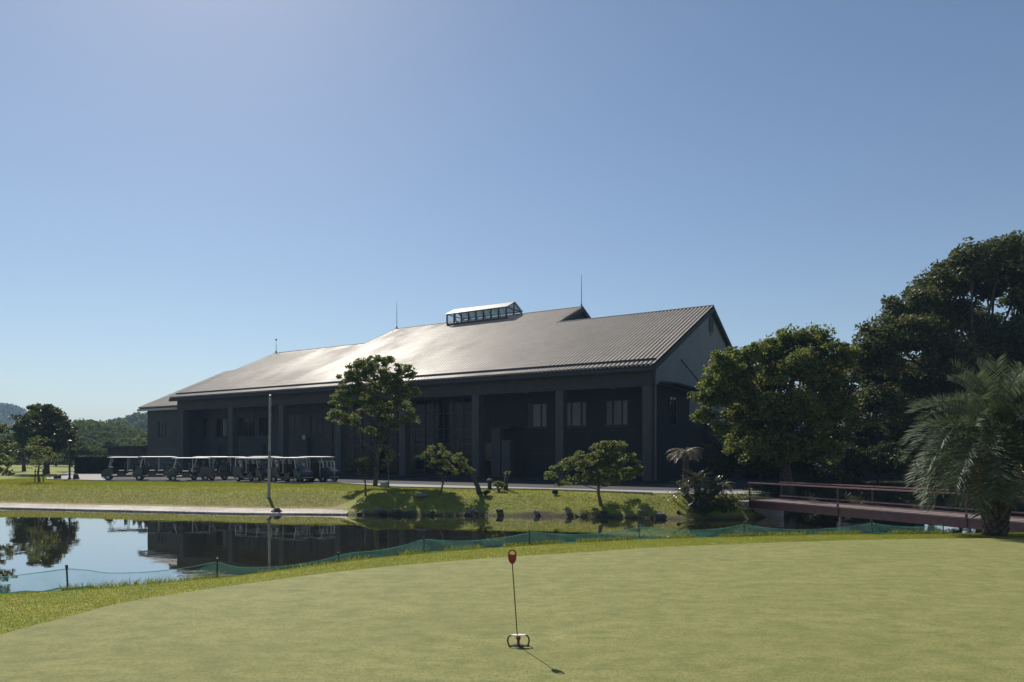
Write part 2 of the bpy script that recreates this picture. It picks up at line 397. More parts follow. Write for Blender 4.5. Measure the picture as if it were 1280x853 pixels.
for nm, arr in (('dirt', dirt), ('mud_shade', np.clip(mud_shade, 0, 1)), ('woods', woods)):
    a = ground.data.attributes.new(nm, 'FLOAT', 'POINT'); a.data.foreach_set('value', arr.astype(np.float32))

def sheet(name, poly, z, m, zfun=None):
    vs = [(x, y, z) for x, y in poly]
    o = mesh_obj(name, vs, [tuple(range(len(vs)))], m)
    if o.data.polygons[0].normal.z < 0: o.data.flip_normals()
    return tag(o, kind='structure')
sheet('parking_lot', lot_poly, LOT + .035, M['asphalt'])
sheet('service_path', list(lot_poly[0:12]) + [(13.2, 38.6), (9.9, 38.4), (7.7, 38.7), (1.9, 41.9), (-7.4, 47.4), (-21.2, 52.0), (-28, 54.0), (-31.5, 55.8), (-34.5, 60.5), (-39, 69), (-46, 79), (-47.5, 77)], LOT + .041, M['path'])
# kerb along the grass edge of the lot
k = MB(); kp = [Vector((x, y, 0)) for x, y in lot_poly[0:9]]
for a, b in zip(kp[:-1], kp[1:]):
    d = (b - a).normalized(); nrm = Vector((d.y, -d.x, 0)) * .14; a2 = a - d * 0; b2 = b
    k.hexa([a2 + Vector((0, 0, LOT - .1)), b2 + Vector((0, 0, LOT - .1)), b2 + nrm + Vector((0, 0, LOT - .1)), a2 + nrm + Vector((0, 0, LOT - .1)),
            a2 + Vector((0, 0, LOT + .09)), b2 + Vector((0, 0, LOT + .09)), b2 + nrm + Vector((0, 0, LOT + .09)), a2 + nrm + Vector((0, 0, LOT + .09))])
tag(k.build('kerb', M['kerb']), kind='structure')

# water
wm = bpy.data.materials.new('water'); wm.use_nodes = True
n = wm.node_tree.nodes; l = wm.node_tree.links; b = n['Principled BSDF']
b.inputs['Base Color'].default_value = (.052, .046, .024, 1); b.inputs['Roughness'].default_value = .02; b.inputs['IOR'].default_value = 1.33
tc = n.new('ShaderNodeTexCoord'); mp = n.new('ShaderNodeMapping'); mp.inputs['Scale'].default_value = (1, 1.3, 1)
t1_ = n.new('ShaderNodeTexNoise'); t1_.inputs['Scale'].default_value = 1.1; t1_.inputs['Detail'].default_value = 3
t2_ = n.new('ShaderNodeTexNoise'); t2_.inputs['Scale'].default_value = .22; t2_.inputs['Detail'].default_value = 2
ml = n.new('ShaderNodeMath'); ml.operation = 'MULTIPLY'
mr = n.new('ShaderNodeMapRange'); mr.inputs[1].default_value = .4; mr.inputs[2].default_value = .7; mr.inputs[3].default_value = .3; mr.inputs[4].default_value = 1
bp = n.new('ShaderNodeBump'); bp.inputs['Strength'].default_value = .10; bp.inputs['Distance'].default_value = .05
l.new(tc.outputs['Object'], mp.inputs[0]); l.new(mp.outputs[0], t1_.inputs[0]); l.new(tc.outputs['Object'], t2_.inputs[0])
l.new(t2_.outputs['Fac'], mr.inputs[0]); l.new(t1_.outputs['Fac'], ml.inputs[0]); l.new(mr.outputs[0], ml.inputs[1])
l.new(ml.outputs[0], bp.inputs['Height']); l.new(bp.outputs[0], b.inputs['Normal'])
gl = n.new('ShaderNodeBsdfGlossy'); gl.inputs['Roughness'].default_value = .012; l.new(bp.outputs[0], gl.inputs['Normal'])
fr = n.new('ShaderNodeFresnel'); fr.inputs[0].default_value = 1.33; pw = n.new('ShaderNodeMath'); pw.operation = 'POWER'; pw.inputs[1].default_value = .35
l.new(fr.outputs[0], pw.inputs[0]); ms = n.new('ShaderNodeMixShader'); l.new(pw.outputs[0], ms.inputs[0]); l.new(b.outputs[0], ms.inputs[1]); l.new(gl.outputs[0], ms.inputs[2])
l.new(ms.outputs[0], n['Material Output'].inputs['Surface'])
wpoly = [(-69, 0), (-69, 46.5), (-28, 42.5), (-8, 37.6), (8, 36), (12, 39), (16, 42), (59, 44), (59, 17), (10, 16.2), (0, 14.2), (-4, 12), (-11, 8.8)]
sheet('pond_water', wpoly[::-1], WATER, wm)

# concrete shore path at the left of the far shore
fs_l = [(-8.3, 36.1), (-10, 36.3), (-13.8, 36.6), (-20, 38.2), (-28.7, 40.4), (-45, 43), (-69, 46)]
rows = []
pts = []
for (a, b_) in zip(fs_l[:-1], fs_l[1:]):
    for i in range(12): pts.append((a[0] + (b_[0] - a[0]) * i / 12, a[1] + (b_[1] - a[1]) * i / 12))
pts = np.array(pts); tg = np.gradient(pts, axis=0); tg /= np.linalg.norm(tg, axis=1)[:, None]; nm_ = np.stack([tg[:, 1], -tg[:, 0]], 1); nm_ *= np.sign(nm_[:, 1:2])
wj = 1.3 + .16 * fnoise(pts[:, 0], pts[:, 1], 2.2, 5); wj[:16] *= np.linspace(.15, 1, 16) ** .7
S = np.zeros((len(pts), 5, 3))
for j, (dd, z) in enumerate(((-.02, -.3), (0, .07), (.1, .085), (.6, .12), (1, .2))):
    off = dd * (wj if j > 0 else 1)
    S[:, j, :2] = pts + nm_ * np.array(off).reshape(-1, 1) if np.ndim(off) else pts + nm_ * off
    S[:, j, 2] = WATER + z
tag(grid_obj('shore_path', S, M['concrete'], smooth=False), kind='structure')

# putting green
gm = bpy.data.materials.new('putting_green'); gm.use_nodes = True
n = gm.node_tree.nodes; l = gm.node_tree.links; b = n['Principled BSDF']; b.inputs['Roughness'].default_value = .85; b.inputs['Specular IOR Level'].default_value = .2
tc = n.new('ShaderNodeTexCoord')
def nn(sc, det, lo, hi, st=(1, 1, 1)):
    mp = n.new('ShaderNodeMapping'); mp.inputs['Scale'].default_value = st
    t = n.new('ShaderNodeTexNoise'); t.inputs['Scale'].default_value = sc; t.inputs['Detail'].default_value = det; t.inputs['Roughness'].default_value = .65
    l.new(tc.outputs['Object'], mp.inputs[0]); l.new(mp.outputs[0], t.inputs[0])
    mr = n.new('ShaderNodeMapRange'); mr.inputs[1].default_value = lo; mr.inputs[2].default_value = hi; l.new(t.outputs['Fac'], mr.inputs[0]); return mr.outputs[0], t
def mx(f, a, c):
    x = n.new('ShaderNodeMix'); x.data_type = 'RGBA'; l.new(f, x.inputs[0])
    for s, v in ((6, a), (7, c)):
        if isinstance(v, tuple): x.inputs[s].default_value = (*v, 1)
        else: l.new(v, x.inputs[s])
    return x.outputs[2]
c = mx(nn(.55, 6, .32, .68, (1, 2.2, 1))[0], (.195, .198, .064), (.262, .255, .092))
c = mx(nn(3.2, 6, .42, .70, (1, 1.5, 1))[0], c, (.13, .15, .038))
c = mx(nn(45, 4, .45, .72)[0], c, (.10, .12, .032))
c = mx(nn(110, 3, .55, .75)[0], c, (.28, .29, .11))
l.new(c, b.inputs['Base Color'])
_, t = nn(70, 6, 0, 1)
bp = n.new('ShaderNodeBump'); bp.inputs['Strength'].default_value = .7; bp.inputs['Distance'].default_value = .02
l.new(t.outputs['Fac'], bp.inputs['Height']); l.new(bp.outputs[0], b.inputs['Normal'])
edge = [(-4.9, 4.5), (-4.75, 6.0), (-4.65, 6.54), (-4.45, 7.4), (-4.22, 8.07), (-3.42, 9.05), (-2.35, 10.1), (-1.32, 10.8), (-.15, 11.45), (1.33, 12.1), (2.84, 12.75), (6.4, 13.7), (10, 14.1), (14, 14.25), (22, 14)]
gpoly = [(-5.5, -6), (-5.1, 2)] + edge + [(24, 6), (22, -6)]
def smooth_line(pts, n_=6):
    out = []; P = [np.array(p, float) for p in pts]
    for i in range(len(P) - 1):
        p0 = P[max(i - 1, 0)]; p1 = P[i]; p2 = P[i + 1]; p3 = P[min(i + 2, len(P) - 1)]
        for k in range(n_):
            t = k / n_; out.append(.5 * (2 * p1 + (p2 - p0) * t + (2 * p0 - 5 * p1 + 4 * p2 - p3) * t * t + (3 * p1 - p0 - 3 * p2 + p3) * t ** 3))
    out.append(P[-1]); return out
edge_s = smooth_line(edge)
gp2 = [(-5.5, -6), (-5.1, 2)] + [tuple(p) for p in edge_s] + [(24, 6), (22, -6)]
def grid_green():
    xs_ = np.arange(-6, 24, .5); 
    return sheet('putting_green', gp2, .012, gm)
grid_green()

# rough grass blades between the green and the pond
def blades(name, P, h, w, mat_, jit=.5):
    n_ = len(P); z = heights(P)
    ang = rng.uniform(0, 2 * PI, n_); hh = h * rng.uniform(.5, 1.3, n_); ww = w * rng.uniform(.7, 1.3, n_)
    lx = rng.normal(0, jit, n_) * hh; ly = rng.normal(0, jit, n_) * hh
    dx = np.cos(ang) * ww; dy = np.sin(ang) * ww
    b0 = np.stack([P[:, 0] - dx, P[:, 1] - dy, z - .005], 1); b1 = np.stack([P[:, 0] + dx, P[:, 1] + dy, z - .005], 1)
    tt = np.stack([P[:, 0] + lx, P[:, 1] + ly, z + hh], 1)
    m0 = (b0 * .45 + tt * .55); m0[:, 2] += hh * .08; 
    V = np.stack([b0, b1, tt + np.stack([dx, dy, 0 * dx], 1) * .25, tt - np.stack([dx, dy, 0 * dx], 1) * .25], 1)
    return quads_obj(name, V, mat_)
gpa = np.array(gp2)
P = np.stack([rng.uniform(-11, 14.5, 1200000), rng.uniform(4.5, 17, 1200000)], 1)
dn = pdist(P, pond) * np.where(inside(P, pond), -1, 1)
ing = inside(P, gpa)
keep = (~ing) & (dn > .75) & (P[:, 1] > 4) & (np.abs(P[:, 0]) < P[:, 1] * .75 + 1)
P = P[keep]
# thin far/near
P = P[:330000]
rg = blades('rough_grass', P, .013, .0035, M['grass_blade']); tag(rg, 'bright green rough grass between the putting green and the pond', 'grass', kind='stuff')
# taller tufts at the foot of the net
dn2 = rng.uniform(0, 1, 9000); fp = np.array(fence_pts, float)
seg = np.cumsum(np.r_[0, np.hypot(*np.diff(fp, axis=0).T)]); tq = dn2 * seg[-1]
P = np.stack([np.interp(tq, seg, fp[:, 0]), np.interp(tq, seg, fp[:, 1])], 1) + rng.normal(0, .07, (9000, 2)) - np.array([0, .05])
P = P[fnoise(P[:, 0], P[:, 1], 4, 2) > -.15]
tag(blades('tall_grass', P, .085, .006, M['grass_blade']), 'taller uncut grass along the foot of the green net', 'grass', kind='stuff')
# far lawn
P = np.stack([rng.uniform(-40, 14, 700000), rng.uniform(33, 62, 700000)], 1)
dn = pdist(P, pond) * np.where(inside(P, pond), -1, 1); dl_ = pdist(P, lot_poly)
keep = (~inside(P, lot_poly)) & (dn > np.where(P[:, 0] < -8, 2.35, .5)) & (np.abs(P[:, 0]) < P[:, 1] * .75)
P = P[keep][:130000]
tag(blades('lawn_grass', P, .05, .012, M['grass_far'], .8), 'mown lawn grass on the far bank of the pond', 'grass', kind='stuff')

# ------------------------------------------------------------ clubhouse  (local: x = -t, y = s, z up from the lot)
PHI = .554; CX, CY = 9.6, 48.1
EV = 7.99; SL = .456; S1 = 13.45; S2 = 18.67; T = 53.55; T1 = 14.6; T2 = 38.8
def t_at(px, s):
    k = (px - 640) / F
    u = (-math.cos(PHI), math.sin(PHI)); v = (math.sin(PHI), math.cos(PHI))
    return (CX + v[0] * s - k * (CY + v[1] * s)) / (k * u[1] - u[0])
def z_at(py, t, s):
    D = CY + math.sin(PHI) * t + math.cos(PHI) * s
    return (HZ - py) / F * D + CAMZ - LOT
house = empty('clubhouse', (CX, CY, LOT), -PHI)
tag(house, 'large dark two storey clubhouse with a long ribbed tile roof and tall columns', 'building')
def bt(mb, t0, t1, s0, s1, z0, z1, bev=0): return mb.box(-t1, -t0, s0, s1, z0, z1, bev=bev)

def ribbed(name, t0, t1, s0, s1, z_of, parent, m=M['roof_tile'], per=.33, course=.9, amp=.15):
    "tile field: rolls run up the slope, courses step down it"
    nr = max(2, int(round((t1 - t0) / per))); sub = 4
    fr_ = np.array([0, .46, .51, .95]); tt = np.r_[(np.arange(nr)[:, None] + fr_[None]).ravel(), nr]; prof = amp * np.r_[np.tile([1, 1, 0, 0], nr), 1]
    tt = (t0 + (t1 - t0) * tt / nr)[::-1]; prof = prof[::-1]
    nc = max(2, int(round(abs(s1 - s0) / course))); ss = []; st = []
    for i in range(nc):
        a = s0 + (s1 - s0) * i / nc; b_ = s0 + (s1 - s0) * (i + .999) / nc
        ss += [a, b_]; st += [.003, -.003]
    ss = np.array(ss); st = np.array(st)
    A = np.zeros((len(tt), len(ss), 3)); A[..., 0] = -tt[:, None]; A[..., 1] = ss[None]
    irr = .006 * fnoise(tt[:, None] * 1.0, ss[None] * 1.0, 2.1, 4)
    A[..., 2] = z_of(ss)[None] + prof[:, None] + st[None] + irr
    return grid_obj(name, A, m, parent, smooth=False)
fz = lambda s: EV + SL * s + .06
roof = ribbed('roof', 0, T, -.35, S1, fz, house)
def child(mb, name, m, parent=house, smooth=False): return mb.build(name, m, parent, smooth)
r2 = ribbed('upper_roof', T1, T2, S1, S2, fz, house)
# slabs below the tiles
TH = .28
def slab(t0, t1, s0, z0, s1, z1, th=TH):
    mb = MB(); mb.hexa([(-t1, s0, z0 - th), (-t0, s0, z0 - th), (-t0, s1, z1 - th), (-t1, s1, z1 - th), (-t1, s0, z0), (-t0, s0, z0), (-t0, s1, z1), (-t1, s1, z1)]); return mb
zz = lambda s: EV + SL * s
mb = slab(0.02, T - .02, -.33, zz(-.33), S1, zz(S1)); mb2 = slab(T1 + .02, T2 - .02, S1, zz(S1), S2, zz(S2))
B1 = 2 * S1; B2 = 2 * S2
mb.add(mb2.v, mb2.f)
for (a, b_) in ((0.02, T1 - .01), (T2 + .01, T - .02)):
    m3 = slab(a, b_, S1 + .01, zz(S1), B1 + .35, zz(-.35)); mb.add(m3.v, m3.f)
m3 = slab(T1 + .02, T2 - .02, S2 + .01, zz(S2), B2 + .35, zz(-.35)); mb.add(m3.v, m3.f)
child(mb, 'roof_deck', M['roof_under'])
# ridge caps
for (a, b_, s, z) in ((0, T1, S1, zz(S1)), (T1 - .05, T2 + .05, S2, zz(S2)), (T2, T, S1, zz(S1))):
    mb = MB(); seg = 7
    pr = [Vector((0, s + .2 * math.cos(PI * i / seg), z + .02 + .22 * math.sin(PI * i / seg))) for i in range(seg + 1)]
    mb.prism(pr, Vector((-b_, 0, 0)), Vector((-a, 0, 0)))
    child(mb, 'ridge_cap', M['roof_under'])
# rake boards (right gable, upper gables, left)
def rake(t, sA, sB, name='barge_board', w=.06, dpt=.30, flip=1):
    mb = MB(); z0, z1 = (zz(sA), zz(sB)) if flip > 0 else (zz(S1) - SL * (sA - S1), zz(S1) - SL * (sB - S1))
    mb.hexa([(-t - w, sA, z0 - dpt), (-t + .0, sA, z0 - dpt), (-t + .0, sB, z1 - dpt), (-t - w, sB, z1 - dpt),
             (-t - w, sA, z0 + .06), (-t + .0, sA, z0 + .06), (-t + .0, sB, z1 + .06), (-t - w, sB, z1 + .06)])
    child(mb, name, M['roof_under'])
rake(-.06, -.34, S1); rake(-.06, S1 + .004, B1 + .35, flip=-1)
rake(T + .06, -.34, S1)
for t in (T1 - .08, T2 + .08):
    mb = MB()
    for (a, za, b_, zb) in ((S1, zz(S1), S2, zz(S2)), (S2 + .004, zz(S2), B2 - S1, zz(S1))):
        mb.hexa([(-t - .06, a, za - .3), (-t + .06, a, za - .3), (-t + .06, b_, zb - .3), (-t - .06, b_, zb - .3), (-t - .06, a, za + .12), (-t + .06, a, za + .12), (-t + .06, b_, zb + .12), (-t - .06, b_, zb + .12)])
    child(mb, 'barge_board', M['roof_under'])
# upper gable walls
for t in (T1 + .35, T2 - .35):
    mb = MB(); mb.prism([Vector((0, S1 - .5, zz(S1) - 3)), Vector((0, B2 - S1 + .5, zz(S1) - 3)), Vector((0, B2 - S1, zz(S1) - TH)), Vector((0, S2, zz(S2) - TH)), Vector((0, S1, zz(S1) - TH))], Vector((-t - .1, 0, 0)), Vector((-t + .1, 0, 0)))
    child(mb, 'upper_gable_wall', M['wall_dark'])
# eave gutter and snow guard
mb = MB(); bt(mb, .0, T, -.46, -.36, EV - .40, EV - .22); child(mb, 'gutter', M['roof_under'])
mb = MB(); bt(mb, .1, T - .1, .34, .40, zz(.37) + .17, zz(.37) + .34)
for i in range(60): bt(mb, .3 + i * .9, .34 + i * .9, .33, .41, zz(.37), zz(.37) + .2)
child(mb, 'snow_guard', M['frame_black'])
# front beam, soffit, columns, plinth
WS = 3.2          # front wall plane
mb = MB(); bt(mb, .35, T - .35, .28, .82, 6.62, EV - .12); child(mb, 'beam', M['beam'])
mb = MB(); bt(mb, .35, T - .35, .825, WS + .4, 6.80, 6.92); child(mb, 'ceiling', M['soffit'])
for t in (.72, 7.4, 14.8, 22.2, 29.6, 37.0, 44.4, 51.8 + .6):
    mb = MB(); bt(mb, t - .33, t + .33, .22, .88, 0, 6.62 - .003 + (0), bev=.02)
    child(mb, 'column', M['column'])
mb = MB(); bt(mb, .2, T - .2, -.05, WS + .2, 0, .22); bt(mb, 9.2, 14, -.45, -.05, 0, .11); child(mb, 'plinth', M['wall_dark'])
# front wall with true window openings
def holes_wall(name, t0, t1, s, th, z0, z1, holes, m, parent=house):
    "holes: (ta,tb,za,zb), not overlapping in t"
    mb = MB(); cur = t0
    for (a, b_, za, zb) in sorted(holes):
        if a > cur: bt(mb, cur, a, s, s + th, z0, z1)
        if za > z0: bt(mb, a, b_, s, s + th, z0, za)
        if zb < z1: bt(mb, a, b_, s, s + th, zb, z1)
        cur = b_
    if cur < t1: bt(mb, cur, t1, s, s + th, z0, z1)
    return child(mb, name, m, parent)
def window(a, b_, za, zb, s, panels=3, curt=(1, 1, 1), slim=.07, glass=M['glass'], name='window', room=True, widths=None):
    fr = MB(); bt(fr, a, b_, s + .04, s + .14, za, za + slim); bt(fr, a, b_, s + .04, s + .14, zb - slim, zb)
    widths = widths or [1] * panels; tot = sum(widths); xs_ = [a]
    for w in widths: xs_.append(xs_[-1] + (b_ - a) * w / tot)
    for i, x in enumerate(xs_):
        x0 = min(max(x - slim / 2, a), b_ - slim); bt(fr, x0, x0 + slim, s + .042, s + .138, za + slim + .001, zb - slim - .001)
    bt(fr, a - .08, b_ + .08, s - .07, s + .04, za - .09, za - .002)
    f = child(fr, name, M['frame_black'])
    g = MB(); bt(g, a + slim, b_ - slim, s + .085, s + .092, za + slim, zb - slim); child(g, 'pane', glass, f)
    if any(curt):
        c = MB()
        for i in range(panels):
            if not curt[i]: continue
            x0, x1 = xs_[i] + slim, xs_[i + 1] - slim; n_ = 14
            pts_ = [Vector((-(x0 + (x1 - x0) * q / n_), s + .16 + .015 * math.sin(q * 2.2), 0)) for q in range(n_ + 1)]
            for p, q in zip(pts_[:-1], pts_[1:]):
                c.add([p + Vector((0, 0, za)), q + Vector((0, 0, za)), q + Vector((0, 0, zb)), p + Vector((0, 0, zb))], [(0, 1, 2, 3)])
        child(c, 'curtain', M['curtain'], f)
    if room:
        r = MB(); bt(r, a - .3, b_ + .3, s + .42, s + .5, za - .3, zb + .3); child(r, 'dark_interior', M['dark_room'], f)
    return f
wins = []
for (x0, x1, cu, wd) in ((756, 785, (1, 1, 1), (.8, 1.1, .9)), (706.5, 733, (1, 1, 1), (.7, 1.3, .7)), (657.5, 683.5, (0, 1, 1), (.9, 1.3, .8))):
    a, b_ = sorted((t_at(x0, WS), t_at(x1, WS))); wins.append((a, b_, 4.12, 6.0)); window(a, b_, 4.12, 6.0, WS, 3, cu[::-1], widths=wd)
left = []
for (x0, x1, p, cu) in ((388, 404, 2, (0, 0)), (359, 376, 2, (0, 0)), (323.5, 338, 2, (0, 0)), (295.5, 318, 3, (0, 0, 0)), (269.5, 284, 2, (0, 1)), (241.5, 258, 3, (0, 0, 0))):
    a, b_ = sorted((t_at(x0, WS), t_at(x1, WS))); left.append((a, b_, 3.85, 5.85)); window(a, b_, 3.85, 5.85, WS, p, cu[::-1])
# ground floor openings on the left: roller shutters in shade
low = []
def shutter(a, b_, z1, s=WS):
    fr = MB(); bt(fr, a, b_, s + .25, s + .31, 0.2, z1)
    f = child(fr, 'roller_shutter', M['shutter'])
    sl_ = MB()
    for i in range(int((z1 - .3) / .12)): bt(sl_, a + .02, b_ - .02, s + .235, s + .249, .25 + i * .12, .25 + i * .12 + .09)
    child(sl_, 'shutter_slats', M['shutter'], f)
# right part wall  t .35..14.8 , recessed entrance 9..14.5 handled by dark door set
door_a, door_b = t_at(632, WS), t_at(606, WS)
door_a, door_b = min(door_a, door_b), max(door_a, door_b)
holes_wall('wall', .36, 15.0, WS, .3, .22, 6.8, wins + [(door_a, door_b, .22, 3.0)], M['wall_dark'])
# entrance glass doors
d = MB(); s = WS
bt(d, door_a, door_b, s + .1, s + .2, 2.9, 3.0)
for i in range(4):
    x = door_a + (door_b - door_a - .08) * i / 3; bt(d, x, x + .08, s + .1, s + .2, .22, 2.9)
dr = child(d, 'entrance_door', M['frame_black'])
d = MB(); bt(d, door_a + .08, door_b - .08, s + .14, s + .15, .24, 2.9); child(d, 'pane', M['glass_dark'], dr)
d = MB(); 
for dx in (-.12, .12): d.tube([(-(door_a + door_b) / 2 + dx, s + .05, 1.0), (-(door_a + door_b) / 2 + dx, s + .05, 1.5)], .018, 6)
child(d, 'handle', M['grey_metal'], dr)
# small ventilation grilles at the ground floor of the right bays
for (x0, x1, y0, y1) in ((657, 688, 561, 567),):
    a, b_ = sorted((t_at(x0, WS), t_at(x1, WS))); z1 = z_at(y0, a, WS); z0 = z_at(y1, a, WS)
    g = MB(); bt(g, a, b_, WS - .04, WS - .003, z0, z0 + .04); bt(g, a, b_, WS - .04, WS - .003, z1 - .04, z1)
    for i in range(7):
        x = a + (b_ - a - .04) * i / 6; bt(g, x, x + .04, WS - .04, WS - .004, z0 + .04, z1 - .04)
    child(g, 'grille', M['frame_black'])
# entrance porch: two piers and a lintel
pa = t_at(622, 1.2)
for (x, w, zt) in ((622, .42, 4.0), (634.5, .40, 3.1)):
    tt_ = t_at(x, 1.6); g = MB(); bt(g, tt_ - w, tt_ + w, 1.3, 1.9, .22, zt, bev=.02); child(g, 'porch_pier', M['column'])
g = MB(); bt(g, t_at(641, 1.6), t_at(615, 1.6), 1.2, 3.15, 4.003, 4.14); child(g, 'porch_roof', M['roof_under'])
# curtain wall t 15 .. 29.6 and glazed bay 29.6..33
def curtain_wall(a, b_, z0, z1, s, n_, rows, name='glass_wall'):
    fr = MB()
    for i in range(n_ + 1):
        x = a + (b_ - a) * i / n_; bt(fr, x - .04, x + .04, s, s + .14, z0, z1)
    for i in range(rows + 1):
        z = z0 + (z1 - z0) * i / rows
        for j in range(n_):
            xa = a + (b_ - a) * j / n_ + .041; xb = a + (b_ - a) * (j + 1) / n_ - .041
            bt(fr, xa, xb, s + .01, s + .13, max(z - .04, z0), min(z + .04, z1))
    f = child(fr, name, M['frame_black'])
    g = MB(); bt(g, a, b_, s + .06, s + .07, z0, z1); child(g, 'pane', M['glass'], f)
    c = MB()
    for j in range(n_):      # roller blinds part way down behind the glass
        if (j * 7 + int(a)) % 5 in (1, 3):
            xa = a + (b_ - a) * j / n_ + .06; xb = a + (b_ - a) * (j + 1) / n_ - .06; bt(c, xa, xb, s + .2, s + .22, z1 - (z1 - z0) * .22, z1 - .02)
    if c.v: child(c, 'blind', M['wall_grey'], f)
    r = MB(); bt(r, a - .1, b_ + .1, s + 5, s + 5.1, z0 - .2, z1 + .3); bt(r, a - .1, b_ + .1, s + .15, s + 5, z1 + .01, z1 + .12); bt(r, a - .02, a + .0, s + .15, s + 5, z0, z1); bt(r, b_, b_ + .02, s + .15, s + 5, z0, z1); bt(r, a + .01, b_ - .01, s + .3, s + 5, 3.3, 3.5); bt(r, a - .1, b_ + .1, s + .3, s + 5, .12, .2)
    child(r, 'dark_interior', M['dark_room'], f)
for (a, b_) in ((15.0, 22.2), (22.2, 29.6)):
    curtain_wall(a + .03, b_ - .03, .23, 6.79, WS, 7, 5)
curtain_wall(29.66, 33.4, .23, 6.79, WS, 4, 5)
# left wall with windows; ground floor openings
low = [(35.2, 36.6, .22, 2.9), (37.6, 43.2, .22, 3.05), (45.2, 50.4, .22, 2.95)]
wl_holes = sorted(left)
# two storeys of wall so window and shutter openings can sit above each other
holes_wall('upper_wall', 33.42, T - .36, WS, .3, 3.3, 6.8, [h for h in wl_holes if h[0] > 33.45], M['wall_grey'])
holes_wall('lower_wall', 33.42, T - .36, WS, .3, .22, 3.298, low, M['wall_grey'])
for (a, b_, _, z1) in low: shutter(a, b_, z1)
# round white plate and pier beside the glazed bay
tp = t_at(380.5, 2.2); g = MB(); bt(g, tp - .3, tp + .3, 2.2, 2.7, .22, 3.6, bev=.02); child(g, 'pier', M['column'])
g = MB(); g.lathe([(.01, 0), (.2, 0), (.24, .03), (.24, .06), (.01, .07)], 20, Matrix.Translation((-tp, 2.17, z_at(547, tp, 2.2))) @ Matrix.Rotation(R(90), 4, 'X'))
child(g, 'round_plate', M['grey_metal'])
for t in (7.4, 14.8, 22.2, 29.6, 37.0, 44.4):
    g = MB(); g.tube([(-t - .42, .7, .25), (-t - .42, .7, 6.6)], .045, 8)
    for z in (1.2, 3.2, 5.2): g.tube([(-t - .42, .7, z), (-t - .42, .7, z + .06)], .06, 8)
    child(g, 'downpipe', M['grey_metal'])
g = MB()
for i in range(29): bt(g, .5 + i * 1.85 - .012, .5 + i * 1.85 + .012, .272, .279, 6.66, EV - .45)
bt(g, .4, T - .4, .272, .2785, 7.02, 7.045)
child(g, 'beam_joints', M['frame_black'])
for t in (3.9, 11.2, 40.6, 47.8):
    g = MB(); g.lathe([(.01, 0), (.16, 0), (.18, .06), (.15, .1), (.01, .1)], 14, Matrix.Translation((-t, 1.9, 6.70))); child(g, 'ceiling_lamp', M['white_metal'])
g = MB()
for z in (2.0, 3.75): bt(g, .4, 14.9, WS - .006, WS - .001, z, z + .02)
for t in np.arange(1.2, 14.9, 1.8): bt(g, t, t + .02, WS - .006, WS - .001, .25, 3.74)
child(g, 'cladding_joints', M['frame_black'])
# side walls and back
def poly_wall(name, t, s0, s1, z_s, z_peak, sp, m, th=.28, holes=()):
    mb = MB()
    if not holes:
        mb.prism([Vector((0, s0, 0)), Vector((0, s1, 0)), Vector((0, s1, z_s)), Vector((0, sp, z_peak)), Vector((0, s0, z_s))], Vector((-t - th, 0, 0)), Vector((-t, 0, 0)))
    return child(mb, name, m)
zw = lambda s: zz(s) - TH - .02
poly_wall('gable_wall', .30, .9, B1 - .9, zw(.9), zw(S1), S1, M['gable_plaster'])
poly_wall('side_wall', T - .6, .9, B1 - .9, zw(.9), zw(S1), S1, M['wall_grey'])
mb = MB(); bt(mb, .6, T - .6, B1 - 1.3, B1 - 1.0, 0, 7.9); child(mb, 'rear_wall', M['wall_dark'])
# gable louvre: long octagon near the apex
sL, zL = 14.2, 13.0 - .15; sL = S1 + .2; zL += .75
prof = [(-.55, -.5), (-.0, -.85), (.55, -.5), (.55, .5), (.0, .85), (-.55, .5)]
g = MB(); g.prism([Vector((0, sL + a, zL - .9 + b_)) for a, b_ in prof], Vector((-.298, 0, 0)), Vector((-.24, 0, 0))); lv = child(g, 'louvre', M['frame_black'])
g = MB()
for i in range(9): g.box(-.239, -.21, sL - .5, sL + .5, zL - 1.4 + i * .115, zL - 1.4 + i * .115 + .05)
child(g, 'slat', M['roof_under'], lv)
# lower band of the gable wall drawn darker, window, lean-to canopy and stay
g = MB(); g.box(-.298, -.262, .95, 7.9, .0, 6.8); g.box(-.298, -.262, 7.902, B1 - 1, .0, 4.6); child(g, 'side_lower_band', M['wall_dark'])
fr = MB()
for (a, b_, c, d_) in ((3.4, 3.48, 4.15, 6.05), (4.02, 4.08, 4.15, 6.05), (4.72, 4.8, 4.15, 6.05)): fr.box(-.26, -.19, a, b_, c, d_)
fr.box(-.26, -.19, 3.482, 4.718, 6.05, 6.12); fr.box(-.26, -.19, 3.482, 4.718, 4.07, 4.149); f = child(fr, 'window', M['frame_black'])
g = MB(); g.box(-.26, -.22, 3.482, 4.718, 4.15, 6.05); child(g, 'pane', M['glass_dark'], f)
g = MB(); g.hexa([(-.2, 1.3, 6.85), (1.0, 1.3, 6.75), (1.0, 8.6, 6.75), (-.2, 8.6, 6.85), (-.2, 1.3, 7.02), (1.0, 1.3, 6.87), (1.0, 8.6, 6.87), (-.2, 8.6, 7.02)]); child(g, 'canopy', M['roof_under'])
g = MB(); g.tube([(-.22, 5.8, 9.0), (.9, 8.2, 6.9)], .05, 6); child(g, 'canopy_stay', M['frame_black'])
for (yy) in (8.3,):
    g = MB(); g.box(.75, .95, yy - .12, yy + .12, 0, 6.75); child(g, 'canopy_post', M['wall_dark'])

